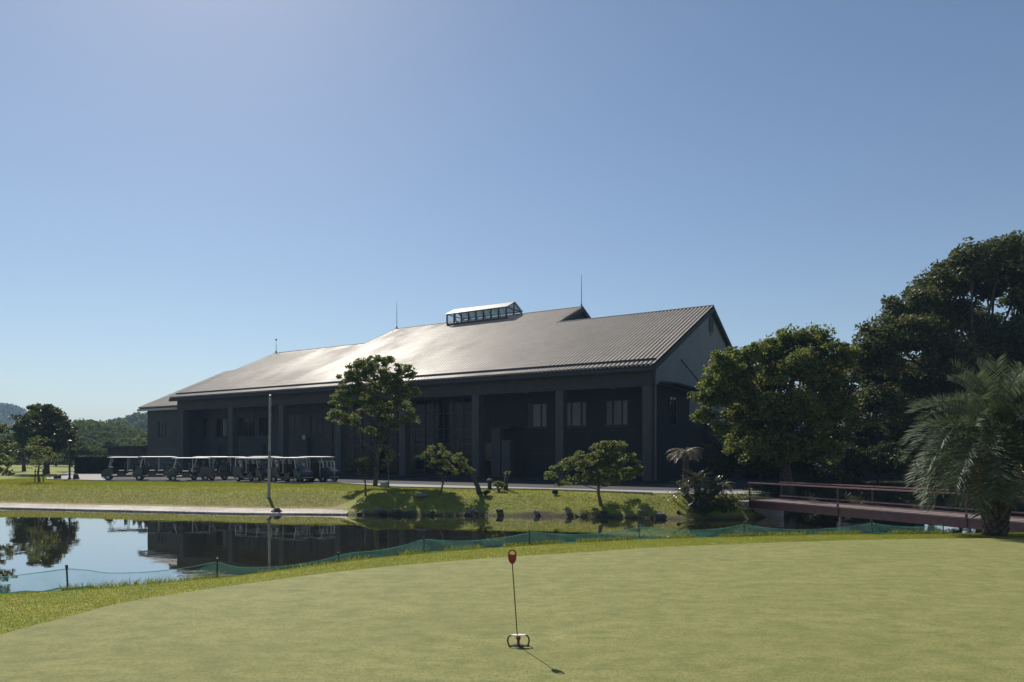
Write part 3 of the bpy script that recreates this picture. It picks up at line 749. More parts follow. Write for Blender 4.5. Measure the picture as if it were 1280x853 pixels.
# left annex (lower, set back)
AS = 1.6; AE = 7.15; AT = T + 8.0
ar = ribbed('annex_roof', T - .5, AT, AS - .6, AS + 11, lambda s: AE + SL * (s - AS + .6), house)
m3 = slab(T - .5, AT, AS - .6, AE - .05, AS + 11, AE - .05 + SL * 11.6, .25); child(m3, 'annex_roof_deck', M['roof_under'])
m3 = slab(T - .5, AT, AS + 11.01, AE - .05 + SL * 11.6, AS + 22, AE - .05, .25); child(m3, 'annex_back_roof', M['roof_under'])
mb = MB(); bt(mb, T - .5, AT, AS - .75, AS - .62, AE - .33, AE - .1); child(mb, 'gutter', M['grey_metal'])
a0, a1 = sorted((t_at(210, AS), t_at(197.5, AS)))
b0_, b1_ = sorted((t_at(222, AS), t_at(217.5, AS)))
mb = holes_wall('annex_wall', T - .3, AT - .8, AS, .3, 0, AE - .1, [(a0, a1, 3.75, 5.75)], M['wall_grey'])
window(a0, a1, 3.75, 5.75, AS, 3, (0, 0, 0))
mb = MB(); mb.prism([Vector((0, AS + .3, 0)), Vector((0, AS + 21, 0)), Vector((0, AS + 21, AE - .1)), Vector((0, AS + 11, AE + 4.8)), Vector((0, AS + .3, AE - .02))], Vector((-AT + .8, 0, 0)), Vector((-AT + 1.1, 0, 0))); child(mb, 'annex_side_wall', M['wall_grey'])
mb = MB(); bt(mb, T + .8, AT - 2.2, AS - .04, AS - .003, .2, 2.75); child(mb, 'annex_door', M['shutter'])

# glass roof lantern on the main ridge
ta, tb = 22.6, 30.35; sf, sb = 17.2, 20.3; sm = (sf + sb) / 2
zb0, zg0, zg1, zr = 15.2, 16.25, 17.22, 18.05
lan = MB(); bt(lan, ta, tb, sf, sb, zb0, zg0); lan_o = child(lan, 'roof_lantern', M['frame_black'])
g = MB(); N = 8
for i in range(N + 1):
    x = ta + (tb - ta - .1) * i / N
    for sy in (sf, sb - .1): bt(g, x - .02, x + .13, sy, sy + .1, zg0 + .001, zg1)
for sy in (sf, sb - .1): bt(g, ta, tb, sy, sy + .1, zg1 + .001, zg1 + .1)
for x in (ta, tb - .1):
    bt(g, x, x + .1, sm - .05, sm + .05, zg0 + .001, zr - .05)
    for (a, c) in ((sf + .05, sm - .05), (sb - .05, sm + .05)):
        g.tube([(-x - .05, a, zg1 + .02), (-x - .05, c, zr - .02)], .055, 6)
    bt(g, x + .01, x + .09, sf + .1, sm - .051, zg1 + .002, zg1 + .09); bt(g, x + .01, x + .09, sm + .051, sb - .1, zg1 + .002, zg1 + .09)
g.tube([(-ta, sm, zr), (-tb, sm, zr)], .06, 6)
for i in range(1, N):
    x = ta + (tb - ta - .1) * i / N + .05
    for (a) in (sf + .02, sb - .02): g.tube([(-x, a, zg1 + .06), (-x, sm, zr + .02)], .03, 5)
    if i % 2: 
        g.tube([(-x, sf + .1, zg1 - .1), (-x - .6, sm, zg0 + .15)], .04, 5); g.tube([(-x, sb - .1, zg1 - .1), (-x + .6, sm, zg0 + .15)], .04, 5)
child(g, 'frame', M['frame_black'], lan_o)
for i in range(N):
    x0 = ta + (tb - ta - .1) * i / N + .1; x1 = ta + (tb - ta - .1) * (i + 1) / N
    g = MB(); bt(g, x0, x1, sf + .04, sf + .05, zg0 + .002, zg1 - .001); child(g, 'pane', M['glass_clear'], lan_o)
g = MB()
bt(g, ta + .11, tb - .11, sb - .05, sb - .04, zg0 + .002, zg1 - .001)
for x in (ta + .05, tb - .05): g.add([(-x, sf + .1, zg0), (-x, sb - .1, zg0), (-x, sb - .1, zg1), (-x, sm, zr - .05), (-x, sf + .1, zg1)], [(0, 1, 2, 3, 4)])
child(g, 'end_pane', M['glass_clear'], lan_o)
g = MB()
for (a, c) in ((sf - .1, sm), (sb + .1, sm)):
    za = zg1 + .1 - .05
    g.hexa([(-tb - .1, a, za), (-ta + .1, a, za), (-ta + .1, c, zr + .02), (-tb - .1, c, zr + .02), (-tb - .1, a, za + .04), (-ta + .1, a, za + .04), (-ta + .1, c, zr + .06), (-tb - .1, c, zr + .06)])
child(g, 'glass_roof', M['glass_frosted'], lan_o)
# lightning rods with bracing wires
for (t, s, z, h, st_) in ((T1 + .1, S2, zz(S2) + .2, 3.2, 0), (T2 - .1, S2, zz(S2) + .2, 3.2, 1), (T - .2, S1, zz(S1) + .2, 1.5, 1)):
    g = MB(); g.tube([(-t, s, z), (-t, s, z + h * .6), (-t, s, z + h)], [.035, .028, .012], 6); g.tube([(-t, s, z), (-t, s, z + .25)], .08, 8)
    if h < 2: g.lathe([(.02, 0), (.1, .03), (.12, .1), (.06, .2), (.01, .22)], 8, Matrix.Translation((-t, s, z + h)))
    if st_: g.tube([(-t, s, z + .3), (-t + 1.1, s - 2.4, zz(s - 2.4) + .12)], .012, 5)
    child(g, 'lightning_rod', M['frame_black'])

# ------------------------------------------------------------ golf carts (local: +x forward)
def make_cart():
    root = empty('golf_cart', (0, 0, 0))
    def prf(pts, y0, y1): return MB().prism([Vector((a, 0, b_)) for a, b_ in pts], Vector((0, y0, 0)), Vector((0, y1, 0)))
    b_ = prf([(-1.55, .26), (-1.55, .82), (-1.45, .86), (-.70, .84), (-.66, .60), (-.52, .58), (-.50, .26)], -.60, .60)
    m2 = prf([(-.48, .24), (-.48, .40), (.0, .42), (.02, .60), (.48, .60), (.52, .38), (.92, .36), (.90, .98), (1.08, 1.0), (1.22, .88), (1.45, .74), (1.56, .54), (1.58, .30), (1.45, .24)], -.62, .62); b_.add(m2.v, m2.f)
    b_.box(-1.66, -1.552, -.5, .5, .30, .46)
    b_.build('body', M['cart_body'], root)
    g = MB()
    for (x) in (.16, -.42):
        g.box(x - .1, x + .32, -.54, .54, .60, .74, bev=.02); g.box(x - .22, x - .1, -.56, .56, .62, 1.30, bev=.02)
        gg = g if False else None
        o = g.build('seat', M['cart_seat'], root); g = MB()
    g = MB(); 
    z = 1.74
    ring = lambda i, zz_: [(-1.5 + i + .12, -.64 + i, zz_), (1.2 - i - .12, -.64 + i, zz_), (1.2 - i, -.64 + i + .12, zz_), (1.2 - i, .64 - i - .12, zz_), (1.2 - i - .12, .64 - i, zz_), (-1.5 + i + .12, .64 - i, zz_), (-1.5 + i, .64 - i - .12, zz_), (-1.5 + i, -.64 + i + .12, zz_)]
    vs = ring(.01, z - .05) + ring(0, z - .035) + ring(.012, z) + ring(.35, z + .028)
    fs = [tuple(range(7, -1, -1)), tuple(range(24, 32))] + [(r * 8 + i, r * 8 + (i + 1) % 8, r * 8 + 8 + (i + 1) % 8, r * 8 + 8 + i) for r in range(3) for i in range(8)]
    g.add(vs, fs); g.build('roof', M['cart_roof'], root)
    g = MB(); g.box(-1.49, 1.19, -.63, .63, z - .07, z - .052); g.build('underside_shade', M['dark_room'], root)  # dark sheet added under the roof, shading its underside in the pond reflection
    for sy in (-1, 1):
        for p0, p1 in (((1.12, .84), (.88, 1.70)), ((-.20, .62), (-.20, 1.70)), ((-1.4, .78), (-1.34, 1.70))):
            g = MB(); g.tube([(p0[0], sy * .55, p0[1]), (p1[0], sy * .56, p1[1])], .026, 6); g.build('post', M['white_metal'], root)
    g = MB(); g.tube([(1.12, -.55, .86), (1.12, .55, .86)], .02, 6); g.tube([(.89, -.55, 1.66), (.89, .55, 1.66)], .02, 6)
    w = g.build('windshield_frame', M['white_metal'], root)
    g = MB(); g.add([(1.11, -.53, .88), (1.11, .53, .88), (.895, .53, 1.65), (.895, -.53, 1.65)], [(0, 1, 2, 3)]); g.build('windshield', M['glass_clear'], w)
    g = MB(); g.tube([(.98, .28, .8), (.72, .28, 1.0)], .02, 6)
    c = Vector((.70, .28, 1.02)); ax = Vector((.8, 0, -.6)); e1 = Vector((0, 1, 0)); e2 = ax.cross(e1)
    g.tube([c + (e1 * math.cos(2 * PI * i / 14) + e2 * math.sin(2 * PI * i / 14)) * .17 for i in range(15)], .015, 5, cap=False)
    g.build('steering_wheel', M['rubber'], root)
    for x in (1.12, -1.05):
        for sy in (-1, 1):
            Mx = Matrix.Translation((x, sy * .56, .225)) @ Matrix.Rotation(R(90), 4, 'X')
            g = MB(); g.lathe([(.10, -.085), (.19, -.09), (.225, -.06), (.225, .06), (.19, .09), (.10, .085)], 18, Mx); tw = g.build('wheel', M['rubber'], root)
            g = MB(); g.lathe([(.01, -.088), (.12, -.092), (.12, .092), (.01, .088)], 12, Mx); g.build('rim', M['rim'], tw)
    for sy in (-1, 1):
        g = MB(); g.lathe([(.01, 0), (.07, 0), (.075, .03), (.05, .05), (.01, .055)], 10, Matrix.Translation((1.46, sy * .42, .60)) @ Matrix.Rotation(R(70), 4, 'Y')); g.build('headlight', M['white_plastic'], root)
    g = MB(); g.box(-1.60, -.70, -.60, -.56, .84, 1.08); g.box(-1.60, -.70, .56, .60, .84, 1.08); g.box(-1.62, -1.57, -.60, .60, .5, 1.12); g.build('bag_basket', M['cart_body'], root)
    g = MB(); g.tube([(1.56, -.5, .36), (1.60, 0, .36), (1.56, .5, .36)], .03, 6); g.build('bumper', M['grey_metal'], root)
    for i, (x, y) in enumerate([(-1.36, v) for v in (-.36, -.12, .12, .36)] + [(-.90, v) for v in (-.36, -.12, .12, .36)]):
        g = MB(); A = Matrix.Translation((x, y, .84)) @ Matrix.Rotation(R(-8), 4, 'Y')
        g.lathe([(.01, 0), (.11, 0), (.125, .1), (.115, .35), (.13, .44), (.01, .42)], 10, A)
        for q in range(5):
            a = q * 1.26; p = A @ Vector((.05 * math.cos(a), .05 * math.sin(a), .42)); p2 = A @ Vector((.09 * math.cos(a), .09 * math.sin(a), .62 + .04 * (q % 3)))
            g.tube([p, p2], .008, 4); g.tube([p2, p2 + Vector((.05 * math.cos(a), .05 * math.sin(a), .03))], .026, 5)
        g.build('golf_bag', M['bag_light'] if i in (1, 4, 6) else M['bag_dark'], root)
    return root
cart0 = make_cart()
# (pixel x of centre, distance, heading in degrees, label)
carts = [(157, 55.2, 203, 'dark golf cart at the far left end of the cart row, beside the hedge'),
         (195, 54.6, 205, 'dark golf cart facing left, second from the hedge end of the row'),
         (237, 53.6, 206, 'golf cart with light trim on its nose, third from the hedge end of the row'),
         (262, 55.6, 206, 'golf cart half hidden behind the third one, fourth from the hedge end'),
         (284, 56.0, 206, 'golf cart in the dark middle of the row, fifth from the hedge end'),
         (318, 51.8, -32, 'golf cart just left of the tall pole, nose to the right'),
         (333, 55.0, -30, 'golf cart standing directly behind the tall pole'),
         (364, 50.4, -31, 'golf cart with bright roof end just right of the tall pole'),
         (380, 53.0, -30, 'golf cart second to the right of the tall pole, behind the bright roofed one'),
         (397, 51.6, -29, 'golf cart at the right hand end of the row beside the bag rack')]
for i, (px, D, hd, lab) in enumerate(carts):
    c = cart0 if i == 0 else copy_tree(cart0)
    c.location = ((px - 640) / F * D, D, LOT + .035); c.rotation_euler = (0, 0, R(hd)); c.scale = (1, 1, 1 + .025 * math.sin(i * 2.3))
    tag(c, lab, 'golf cart', 'golf carts parked in front of the clubhouse')
# bag rack beside the last cart
rk = empty('bag_rack', ((409 - 640) / F * 51.0, 51.0, LOT + .035), R(-10)); tag(rk, 'pale upright bag rack of vertical bars beside the last golf cart', 'rack')
g = MB()
for x in (-.55, -.3, .0, .3, .55): g.tube([(x, 0, 0), (x, .0, 1.5)], .03, 6)
g.build('upright', M['white_metal'], rk)
g = MB()
for z in (.06, .5, 1.0, 1.47): g.tube([(-.57, .002, z), (.57, .002, z)], .022, 6)
g.tube([(-.5, -.3, .03), (-.5, .3, .03)], .03, 6); g.tube([(.5, -.3, .03), (.5, .3, .03)], .03, 6)
g.build('crossbar', M['grey_metal'], rk)

# ------------------------------------------------------------ tall pole
p = W(336, 616, 40.5); z0 = gz(p.x, p.y); rt = empty('tall_pole', (p.x, p.y, z0)); tag(rt, 'tall pale metal pole standing on the lawn in front of the golf carts', 'pole')
g = MB(); H = (568 - 495) / F * 40.5 + CAMZ - z0
g.tube([(0, 0, -.15), (.02, 0, H * .18), (.045, 0, H * .5), (.08, 0, H)], [.085, .08, .07, .06], 12); g.build('shaft', M['pole_metal'], rt, True)
g = MB(); g.lathe([(.13, -.1), (.13, .04), (.105, .08), (.02, .1)], 14); g.build('collar', M['concrete'], rt)
g = MB(); g.lathe([(.085, 0), (.085, .05), (.02, .08)], 12, Matrix.Translation((.08, 0, H - .02))); g.build('cap', M['dark_rod'], rt)
g = MB(); g.tube([(.10, -.02, H * .42), (.17, -.02, H * .42)], .015, 6); g.tube([(.06, -.09, H * .42), (.06, -.09, H * .46)], .03, 6); g.build('bracket', M['dark_rod'], rt)

# ------------------------------------------------------------ putting cup marker
D = 1.64 * F / 240; px_, py_ = (648 - 640) / F * D, D
mk = empty('putting_flag', (px_, py_, .012)); tag(mk, 'short putting green pin with red ring handle and low white and red hoop foot', 'putting pin')
g = MB(); top = Vector((-.052, .012, .70)); g.tube([(0, 0, -.05), tuple(top)], .0045, 8); g.build('rod', M['dark_rod'], mk)
# paddle: rounded shield
def paddle():
    pts_ = [(-.030, .052), (-.036, .03), (-.034, .0), (-.024, -.024), (-.008, -.038), (.008, -.038), (.024, -.024), (.034, 0), (.036, .03), (.030, .052), (.018, .045), (0, .042), (-.018, .045)]
    return MB().prism([top + Vector((a, 0, b_ + .038)) for a, b_ in pts_], Vector((0, -.009, 0)), Vector((0, .009, 0)))
paddle().build('handle', M['red_plastic'], mk)
g = MB(); g.tube([top + Vector((.030 * math.cos(a), 0, .088 + .030 * math.sin(a))) for a in np.linspace(-.35, PI + .35, 13)], .0065, 6); g.build('ring', M['red_plastic'], mk)
g = MB()
pl = [(-.060, -.012), (-.03, -.022), (.03, -.022), (.06, -.012), (.06, .012), (.03, .022), (-.03, .022), (-.06, .012)]
g.prism([Vector((a, b_, 0)) for a, b_ in pl], Vector((0, 0, .088)), Vector((0, 0, .097))); g.build('top_plate', M['white_plastic'], mk)
for sx in (-1, 1):
    g = MB(); g.tube([(sx * .055, 0, .092), (sx * .075, 0, .088), (sx * .088, 0, .07), (sx * .092, -.003, .045), (sx * .086, -.006, .02), (sx * .078, -.01, .004)], [.006, .0065, .007, .007, .0065, .006], 8); g.build('arm', M['dark_rod'], mk, True)
g = MB(); g.tube([(-.078, -.01, .005), (0, -.014, .005), (.095, -.01, .005)], .006, 6); g.build('foot_bar', M['dark_rod'], mk)
g = MB(); g.lathe([(.012, -.01), (.012, .05), (.02, .06), (.02, .086), (.006, .09)], 12); g.build('sleeve', M['red_plastic'], mk)
g = MB(); g.lathe([(.054, .0005), (.054, .003), (.05, .0035), (.05, .0006)], 24); cup = g.build('cup_rim', M['frame_black'], mk)

# ------------------------------------------------------------ net fence
nf = empty('net_fence', (fence_pts[4][0], fence_pts[4][1], gz(*fence_pts[4])));
tag(nf, 'low green mesh net on short dark posts along the near edge of the pond', 'net fence')
OX = Vector(nf.location)
def FP(x, y, z): return Vector((x, y, z)) - OX
fa = np.array(fence_pts, float); sg = np.r_[0, np.cumsum(np.hypot(*np.diff(fa, axis=0).T))]
def fpos(q): return np.interp(q, sg, fa[:, 0]), np.interp(q, sg, fa[:, 1])
def q_of_px(px):
    qs = np.linspace(0, sg[-1], 2000); X, Y = fpos(qs); return qs[np.argmin(np.abs((X / Y) * F + 640 - px))]
posts = [(-60, .30), (85, .29), (271, .31), (425, .25), (530, .26), (662, .29), (800, .28), (930, .27), (1091, .25), (1179, .2)]
qs_ = [(q_of_px(px) if px > -50 else 0.02, h) for px, h in posts]
for q, h in qs_:
    x, y = fpos(q); z = gz(x, y); g = MB(); lean = random.uniform(-.03, .03)
    g.tube([FP(x, y, z - .1), FP(x + lean, y, z + h + .03)], .011, 6); g.tube([FP(x + lean * .9, y, z + h), FP(x + lean * 1.1, y, z + h + .05)], .017, 6); g.build('post', M['frame_black'], nf)
def top_h(q):
    for (q0, h0), (q1, h1) in zip(qs_[:-1], qs_[1:]):
        if q0 <= q <= q1 + 1e-6:
            f = (q - q0) / (q1 - q0); sag = 4 * f * (1 - f) * min(.045 * (q1 - q0), .14)
            return h0 + (h1 - h0) * f - sag
    return .2
def net_part(name, qa, qb, lowf, m, n_=90):
    Q = np.linspace(qa, qb, n_); A = np.zeros((n_, 7, 3))
    for i, q in enumerate(Q):
        x, y = fpos(q); z = gz(x, y); h = lowf(q)
        for j in range(7):
            f = j / 6; w = .02 * math.sin(q * 7 + j) * f * (1 - f) * 4
            if j == 0: yy, z_ = y - .05 + .03 * math.sin(q * 5), z + .01
            else: yy, z_ = y + w, z + .015 + h * f
            A[i, j] = FP(x, yy, z_)
    return grid_obj(name, A, m, nf)
q220 = q_of_px(219)
def low2(q):   # green netting is drawn up to a peak at the third post
    q271 = qs_[2][0]
    if q < q271: return .06 + (top_h(q271) - .06) * (q - q220) / (q271 - q220)
    return top_h(q)
net_part('net', q220, qs_[-1][0], low2, M['net'], 320)
net_part('loose_net', .02, q220, lambda q: top_h(q) - .005, M['net_thin'], 120)
def line(name, qa, qb, hf, r, m, n_=150, dy=0):
    g = MB(); g.tube([FP(fpos(q)[0], fpos(q)[1] + dy, gz(*fpos(q)) + hf(q)) for q in np.linspace(qa, qb, n_)], r, 5); g.build(name, m, nf)
line('top_cord', .02, sg[-1], top_h, .0045, M['net_hem'], 220)
line('bottom_hem', .02, sg[-1], lambda q: .03 + .012 * math.sin(q * 6) + .01 * math.sin(q * 17), .012, M['net_hem'], 260, -.04)

# ------------------------------------------------------------ red footbridge
br = empty('footbridge', (11.3, 34.4, -.55)); tag(br, 'long dark red footbridge with low side rails crossing the pond channel', 'footbridge')
bd = Vector((5.3, -12.1, 0)).normalized(); bn = Vector((-bd.y, bd.x, 0))  # away from camera, to the right
BL = 18.6; BW = 2.0
def BP(a, w, z): p = bd * a + bn * w; return Vector((p.x, p.y, z))
def bbox(mb, a0, a1, w0, w1, z0, z1):
    return mb.hexa([BP(a0, w0, z0), BP(a1, w0, z0), BP(a1, w1, z0), BP(a0, w1, z0), BP(a0, w0, z1), BP(a1, w0, z1), BP(a1, w1, z1), BP(a0, w1, z1)])
g = MB(); n_ = int(BL / .2)
for i in range(n_): bbox(g, i * .2, i * .2 + .19, .02, BW - .02, -.05, 0 + .004 * (i % 3))
g.build('deck', M['deck'], br)
for w in (0.0, BW - .12):
    g = MB(); bbox(g, 0, BL, w, w + .12, -.34, -.052); g.build('girder', M['rust_red'], br)
for w in (-.03, BW - .05):
    g = MB(); bbox(g, 0, BL, w, w + .08, .005, .03); bbox(g, 0, BL, w - .02, w + .10, .15, .20); g.build('low_rail', M['rail'], br)
    g = MB(); bbox(g, 0, BL, w - .03, w + .11, .81, .86); g.build('top_rail', M['rail'], br)
for a in (.05, 5.2, 10.6, 16.0):
    for w in (-.04, BW - .06):
        g = MB(); bbox(g, a, a + .06, w + .01, w + .07, -.3 if a > .1 else -.2, .81); g.build('post', M['rust_red'], br)
        if a > .1:
            g = MB(); bbox(g, a + .02, a + .10, w + .1 if w < 0 else w - .12, w + .2 if w < 0 else w - .02, -1.7, -.34); g.build('pile', M['rock'], br)
    if a > .1:
        g = MB(); bbox(g, a - .25, a + .35, .25, 1.7, -1.9, -.62); g.build('pier', M['rock'], br)
g = MB(); bbox(g, BL, BL + 1.2, -.25, BW + .2, -1.0, -.045); g.build('abutment', M['concrete'], br)
g = MB(); bbox(g, -1.2, .0, -.25, BW + .2, -.9, -.045); g.build('abutment', M['concrete'], br)

# ------------------------------------------------------------ vegetation
def rand_dirs(n_):
    v = rng.normal(0, 1, (n_, 3)); return v / np.linalg.norm(v, axis=1)[:, None]
def leaf_quads(C, L, Wd, up=.35, out=None):
    n_ = len(C); a = rand_dirs(n_); a[:, 2] *= .6
    if out is not None: a = a + out * .6
    a /= np.linalg.norm(a, axis=1)[:, None]
    b_ = np.cross(a, rand_dirs(n_)); b_ /= np.linalg.norm(b_, axis=1)[:, None] + 1e-9
    ll = (L * rng.uniform(.6, 1.4, n_))[:, None]; ww = (Wd * rng.uniform(.6, 1.4, n_))[:, None]
    tip = C + a * ll; base = C - a * ll; m_ = C + a * ll * .1
    fold = np.cross(a, b_) * ww * .3
    return np.stack([base, m_ + b_ * ww + fold, tip, m_ - b_ * ww + fold], 1)
def crown_leaves(blobs, density, L, Wd, sub=.38, nsub=22, flat=.55, hollow=.5):
    """blobs: (centre Vector, rx, ry, rz). Each blob carries leaf clumps over its surface"""
    out = []
    for (c, rx, ry, rz) in blobs:
        r = np.array([rx, ry, rz]); area = (rx * ry + ry * rz + rx * rz) / 3
        K = max(5, int(nsub)); d = rand_dirs(K); d[:, 2] = np.where(d[:, 2] < -.45, -d[:, 2], d[:, 2])
        cc = np.array(c)[None] + d * r * rng.uniform(hollow, 1.0, (K, 1))
        N = max(10, int(density * area / K))
        for q in range(K):
            rs = sub * (rx + rz) / 2 * rng.uniform(.6, 1.25)
            dd = rand_dirs(N) * (rng.uniform(0, 1, (N, 1)) ** .5)
            P_ = cc[q] + dd * np.array([rs, rs, rs * flat])
            out.append(leaf_quads(P_, L, Wd, out=dd * .5))
    return np.concatenate(out)
def limbs(base, trunk_top, blobs, r0, r1, n_b=None, fork=.5, bend=.12):
    g = MB(); base = Vector(base); tt_ = Vector(trunk_top); mid = base.lerp(tt_, .5) + Vector((random.uniform(-1, 1), random.uniform(-1, 1), 0)) * (tt_ - base).length * .05
    g.tube([base - Vector((0, 0, .2)), base + Vector((0, 0, .03 * (tt_ - base).length)), base.lerp(mid, .5), mid, tt_], [r0 * 1.5, r0 * 1.15, r0, (r0 + r1) / 2 * 1.05, r1], 10)
    for (c, rx, ry, rz) in blobs:
        c = Vector(c); st = base.lerp(tt_, random.uniform(fork, 1.0)) if fork < 1 else tt_
        L_ = (c - st).length; m1 = st.lerp(c, .45) + Vector((random.uniform(-1, 1), random.uniform(-1, 1), random.uniform(-.2, .9))) * L_ * bend
        rb = min(.13, r1 * random.uniform(.35, .6))
        g.tube([st, m1, c], [rb, rb * .65, rb * .25], 6)
        for q in range(3):
            e = c + Vector((random.uniform(-1, 1) * rx, random.uniform(-1, 1) * ry, random.uniform(-.2, 1) * rz)) * .8
            g.tube([m1.lerp(c, .5 + .15 * q), (m1.lerp(c, .7) + e) / 2 + Vector((0, 0, .05 * L_)), e], [rb * .4, rb * .25, rb * .1], 5)
    return g
def tree(name, label, cat, base, blobs, leafm, dens, L, Wd, r0, top=None, bark='bark', group=None, **kw):
    base = Vector(base); rt = empty(name, base); tag(rt, label, cat, group)
    loc = [(Vector(c) - base, a, b_, c_) for c, a, b_, c_ in blobs]
    V = crown_leaves(loc, dens, L, Wd, **kw)
    quads_obj('crown', V, M[leafm], rt)
    top = (Vector(top) - base) if top is not None else sum((c for c, *_ in loc), Vector()) / len(loc) * .75
    limbs((0, 0, 0), top, loc, r0, r0 * .6).build('trunk', M[bark], rt, True)
    return rt
def PB(lst, D, dj=1.0, gx=1.0, gy=1.0):
    "pixel blobs -> world blobs: (px, py, rx_px, ry_px[, ddepth])"
    o = []
    for i, b_ in enumerate(lst):
        px, py, rx, ry = b_[:4]; dd = b_[4] if len(b_) > 4 else random.uniform(-1, 1) * dj
        d = D + dd; s = d / F; rx *= gx; ry *= gy; o.append((W(px, py, d), rx * s, (rx + ry) / 2 * s, ry * s))
    return o
def gpt(px, D): x = (px - 640) / F * D; return Vector((x, D, gz(x, D)))

# big brown-green broadleaf tree on the right
big = PB([(1112, 425, 32, 24), (1095, 455, 30, 22), (1140, 392, 34, 24), (1178, 357, 34, 24), (1215, 335, 34, 22), (1252, 322, 34, 20), (1295, 322, 40, 24), (1340, 350, 45, 34),
          (1150, 425, 36, 24, -2), (1190, 395, 30, 18, 2), (1182, 452, 42, 26, -2), (1225, 445, 40, 26), (1268, 430, 40, 24, -1), (1310, 400, 46, 34), (1270, 372, 20, 12, 2), (1235, 372, 16, 9, 2),
          (1125, 485, 40, 30), (1175, 500, 44, 32, 1), (1240, 485, 44, 32, 2), (1300, 470, 50, 40, 1), (1360, 430, 55, 50), (1340, 500, 60, 50), (1390, 380, 50, 40), (1100, 515, 34, 26), (1150, 545, 44, 30, 1), (1220, 550, 50, 36, 2), (1160, 378, 30, 20, 1), (1200, 362, 30, 18, 2), (1240, 350, 30, 18, 1), (1280, 350, 32, 22, 0), (1222, 408, 26, 16, 3), (1300, 385, 30, 26, 1), (1090, 440, 22, 18), (1165, 410, 28, 20, 0)], 45, 2.4, 1.12, 1.28)
tree('broadleaf_tree', 'very large dark brown-green tree at the right edge, tallest in the photo', 'tree', gpt(1235, 46), big, 'leaf_brownish', 1500, .125, .062, .55, top=W(1225, 480, 46), bark='bark_dark', nsub=44, sub=.42, flat=.75, hollow=.3)
# camphor tree beside the gable
mid = PB([(905, 462, 26, 20), (932, 448, 22, 16), (958, 452, 28, 22), (985, 432, 26, 16), (1018, 428, 28, 16), (1048, 452, 26, 20), (888, 500, 20, 20), (915, 498, 30, 24), (882, 524, 16, 12), (900, 540, 13, 12), (950, 492, 34, 26),
          (990, 470, 34, 26), (1025, 480, 36, 28), (955, 535, 36, 28), (1000, 525, 38, 30), (1040, 525, 34, 28), (925, 530, 24, 20), (975, 455, 26, 18), (1005, 450, 24, 16), (925, 475, 26, 18), (960, 515, 30, 22), (1020, 510, 30, 22), (900, 485, 22, 16), (955, 565, 30, 20, -1), (990, 568, 30, 20, -1.5), (1025, 568, 30, 20, -1), (930, 560, 24, 18)], 41, 1.7, 1.05, 1.2)
tree('camphor_tree', 'green tree with a sunlit left edge standing against the end gable of the clubhouse', 'tree', gpt(985, 41.5), mid, 'leaf_bright', 1900, .11, .055, .34, top=W(980, 510, 41.5), bark='bark_dark', nsub=34, sub=.42, flat=.7, hollow=.3)
t2 = PB([(1075, 445, 24, 16), (1062, 470, 28, 22), (1090, 485, 26, 22), (1070, 510, 34, 28), (1035, 545, 30, 26), (1095, 545, 30, 26), (1065, 560, 36, 26)], 49, 1.5)
tree('evergreen_tree', 'dark evergreen between the camphor tree and the largest tree', 'tree', gpt(1070, 49.5), t2, 'leaf_dark', 1000, .14, .065, .3, top=W(1068, 520, 49.5), bark='bark_dark', nsub=30, sub=.45, hollow=.3)
# understorey evergreens, one by one
us = [(905, 575, 34, 36, 43.5, 'rounded dark evergreen shrub directly right of the clubhouse corner'), (950, 572, 38, 34, 42.5, 'dark evergreen shrub below the left half of the camphor tree'),
      (1000, 575, 40, 34, 44, 'dark evergreen shrub behind the left part of the bridge rail'), (1050, 578, 38, 32, 45, 'dark evergreen shrub below the gap with the pale tiled roof, left one'),
      (1098, 575, 38, 30, 46, 'dark evergreen shrub just left of the palm, behind the bridge'), (1145, 572, 40, 32, 45, 'dark evergreen shrub hidden partly by the palm leaves on their left side'),
      (1200, 570, 44, 34, 46, 'dark evergreen shrub behind the middle of the palm'), (1260, 566, 46, 38, 45, 'dark evergreen shrub behind the palm at the right edge'), (1320, 560, 50, 44, 45, 'dark evergreen shrub cut by the right edge of the photo')]
for (px, py, rx, ry, D, lab) in us:
    bl = [(px + random.uniform(-.5, .5) * rx, py + random.uniform(-.3, .5) * ry, rx * random.uniform(.45, .65), ry * random.uniform(.45, .65)) for _ in range(6)] + [(px - rx * .4, py + ry * .55, rx * .5, ry * .4), (px + rx * .4, py + ry * .55, rx * .5, ry * .4)]
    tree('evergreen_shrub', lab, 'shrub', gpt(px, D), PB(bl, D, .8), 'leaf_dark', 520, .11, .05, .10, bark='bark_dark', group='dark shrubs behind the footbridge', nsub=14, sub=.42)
# trees further back that close the gaps
for (px, D, h, r, lab) in ((1010, 66, 7.5, 5.5, 'dark tree far behind the camphor tree'), (1160, 68, 9, 7, 'dark tree far behind the largest tree, seen below its crown'), (1290, 66, 10, 7, 'dark tree behind the largest tree at the right edge'), (1420, 64, 11, 8, 'dark tree beyond the right edge side of the grove')):
    b0 = gpt(px, D); bl = [(b0 + Vector((random.uniform(-r, r) * .7, random.uniform(-r, r) * .5, h * random.uniform(.25, .85))), r * .42, r * .42, h * .24) for _ in range(12)]
    tree('background_tree', lab, 'tree', b0, bl, 'leaf_dark', 110, .28, .13, .35, bark='bark_dark', group='dark trees behind the grove', nsub=18, sub=.4)

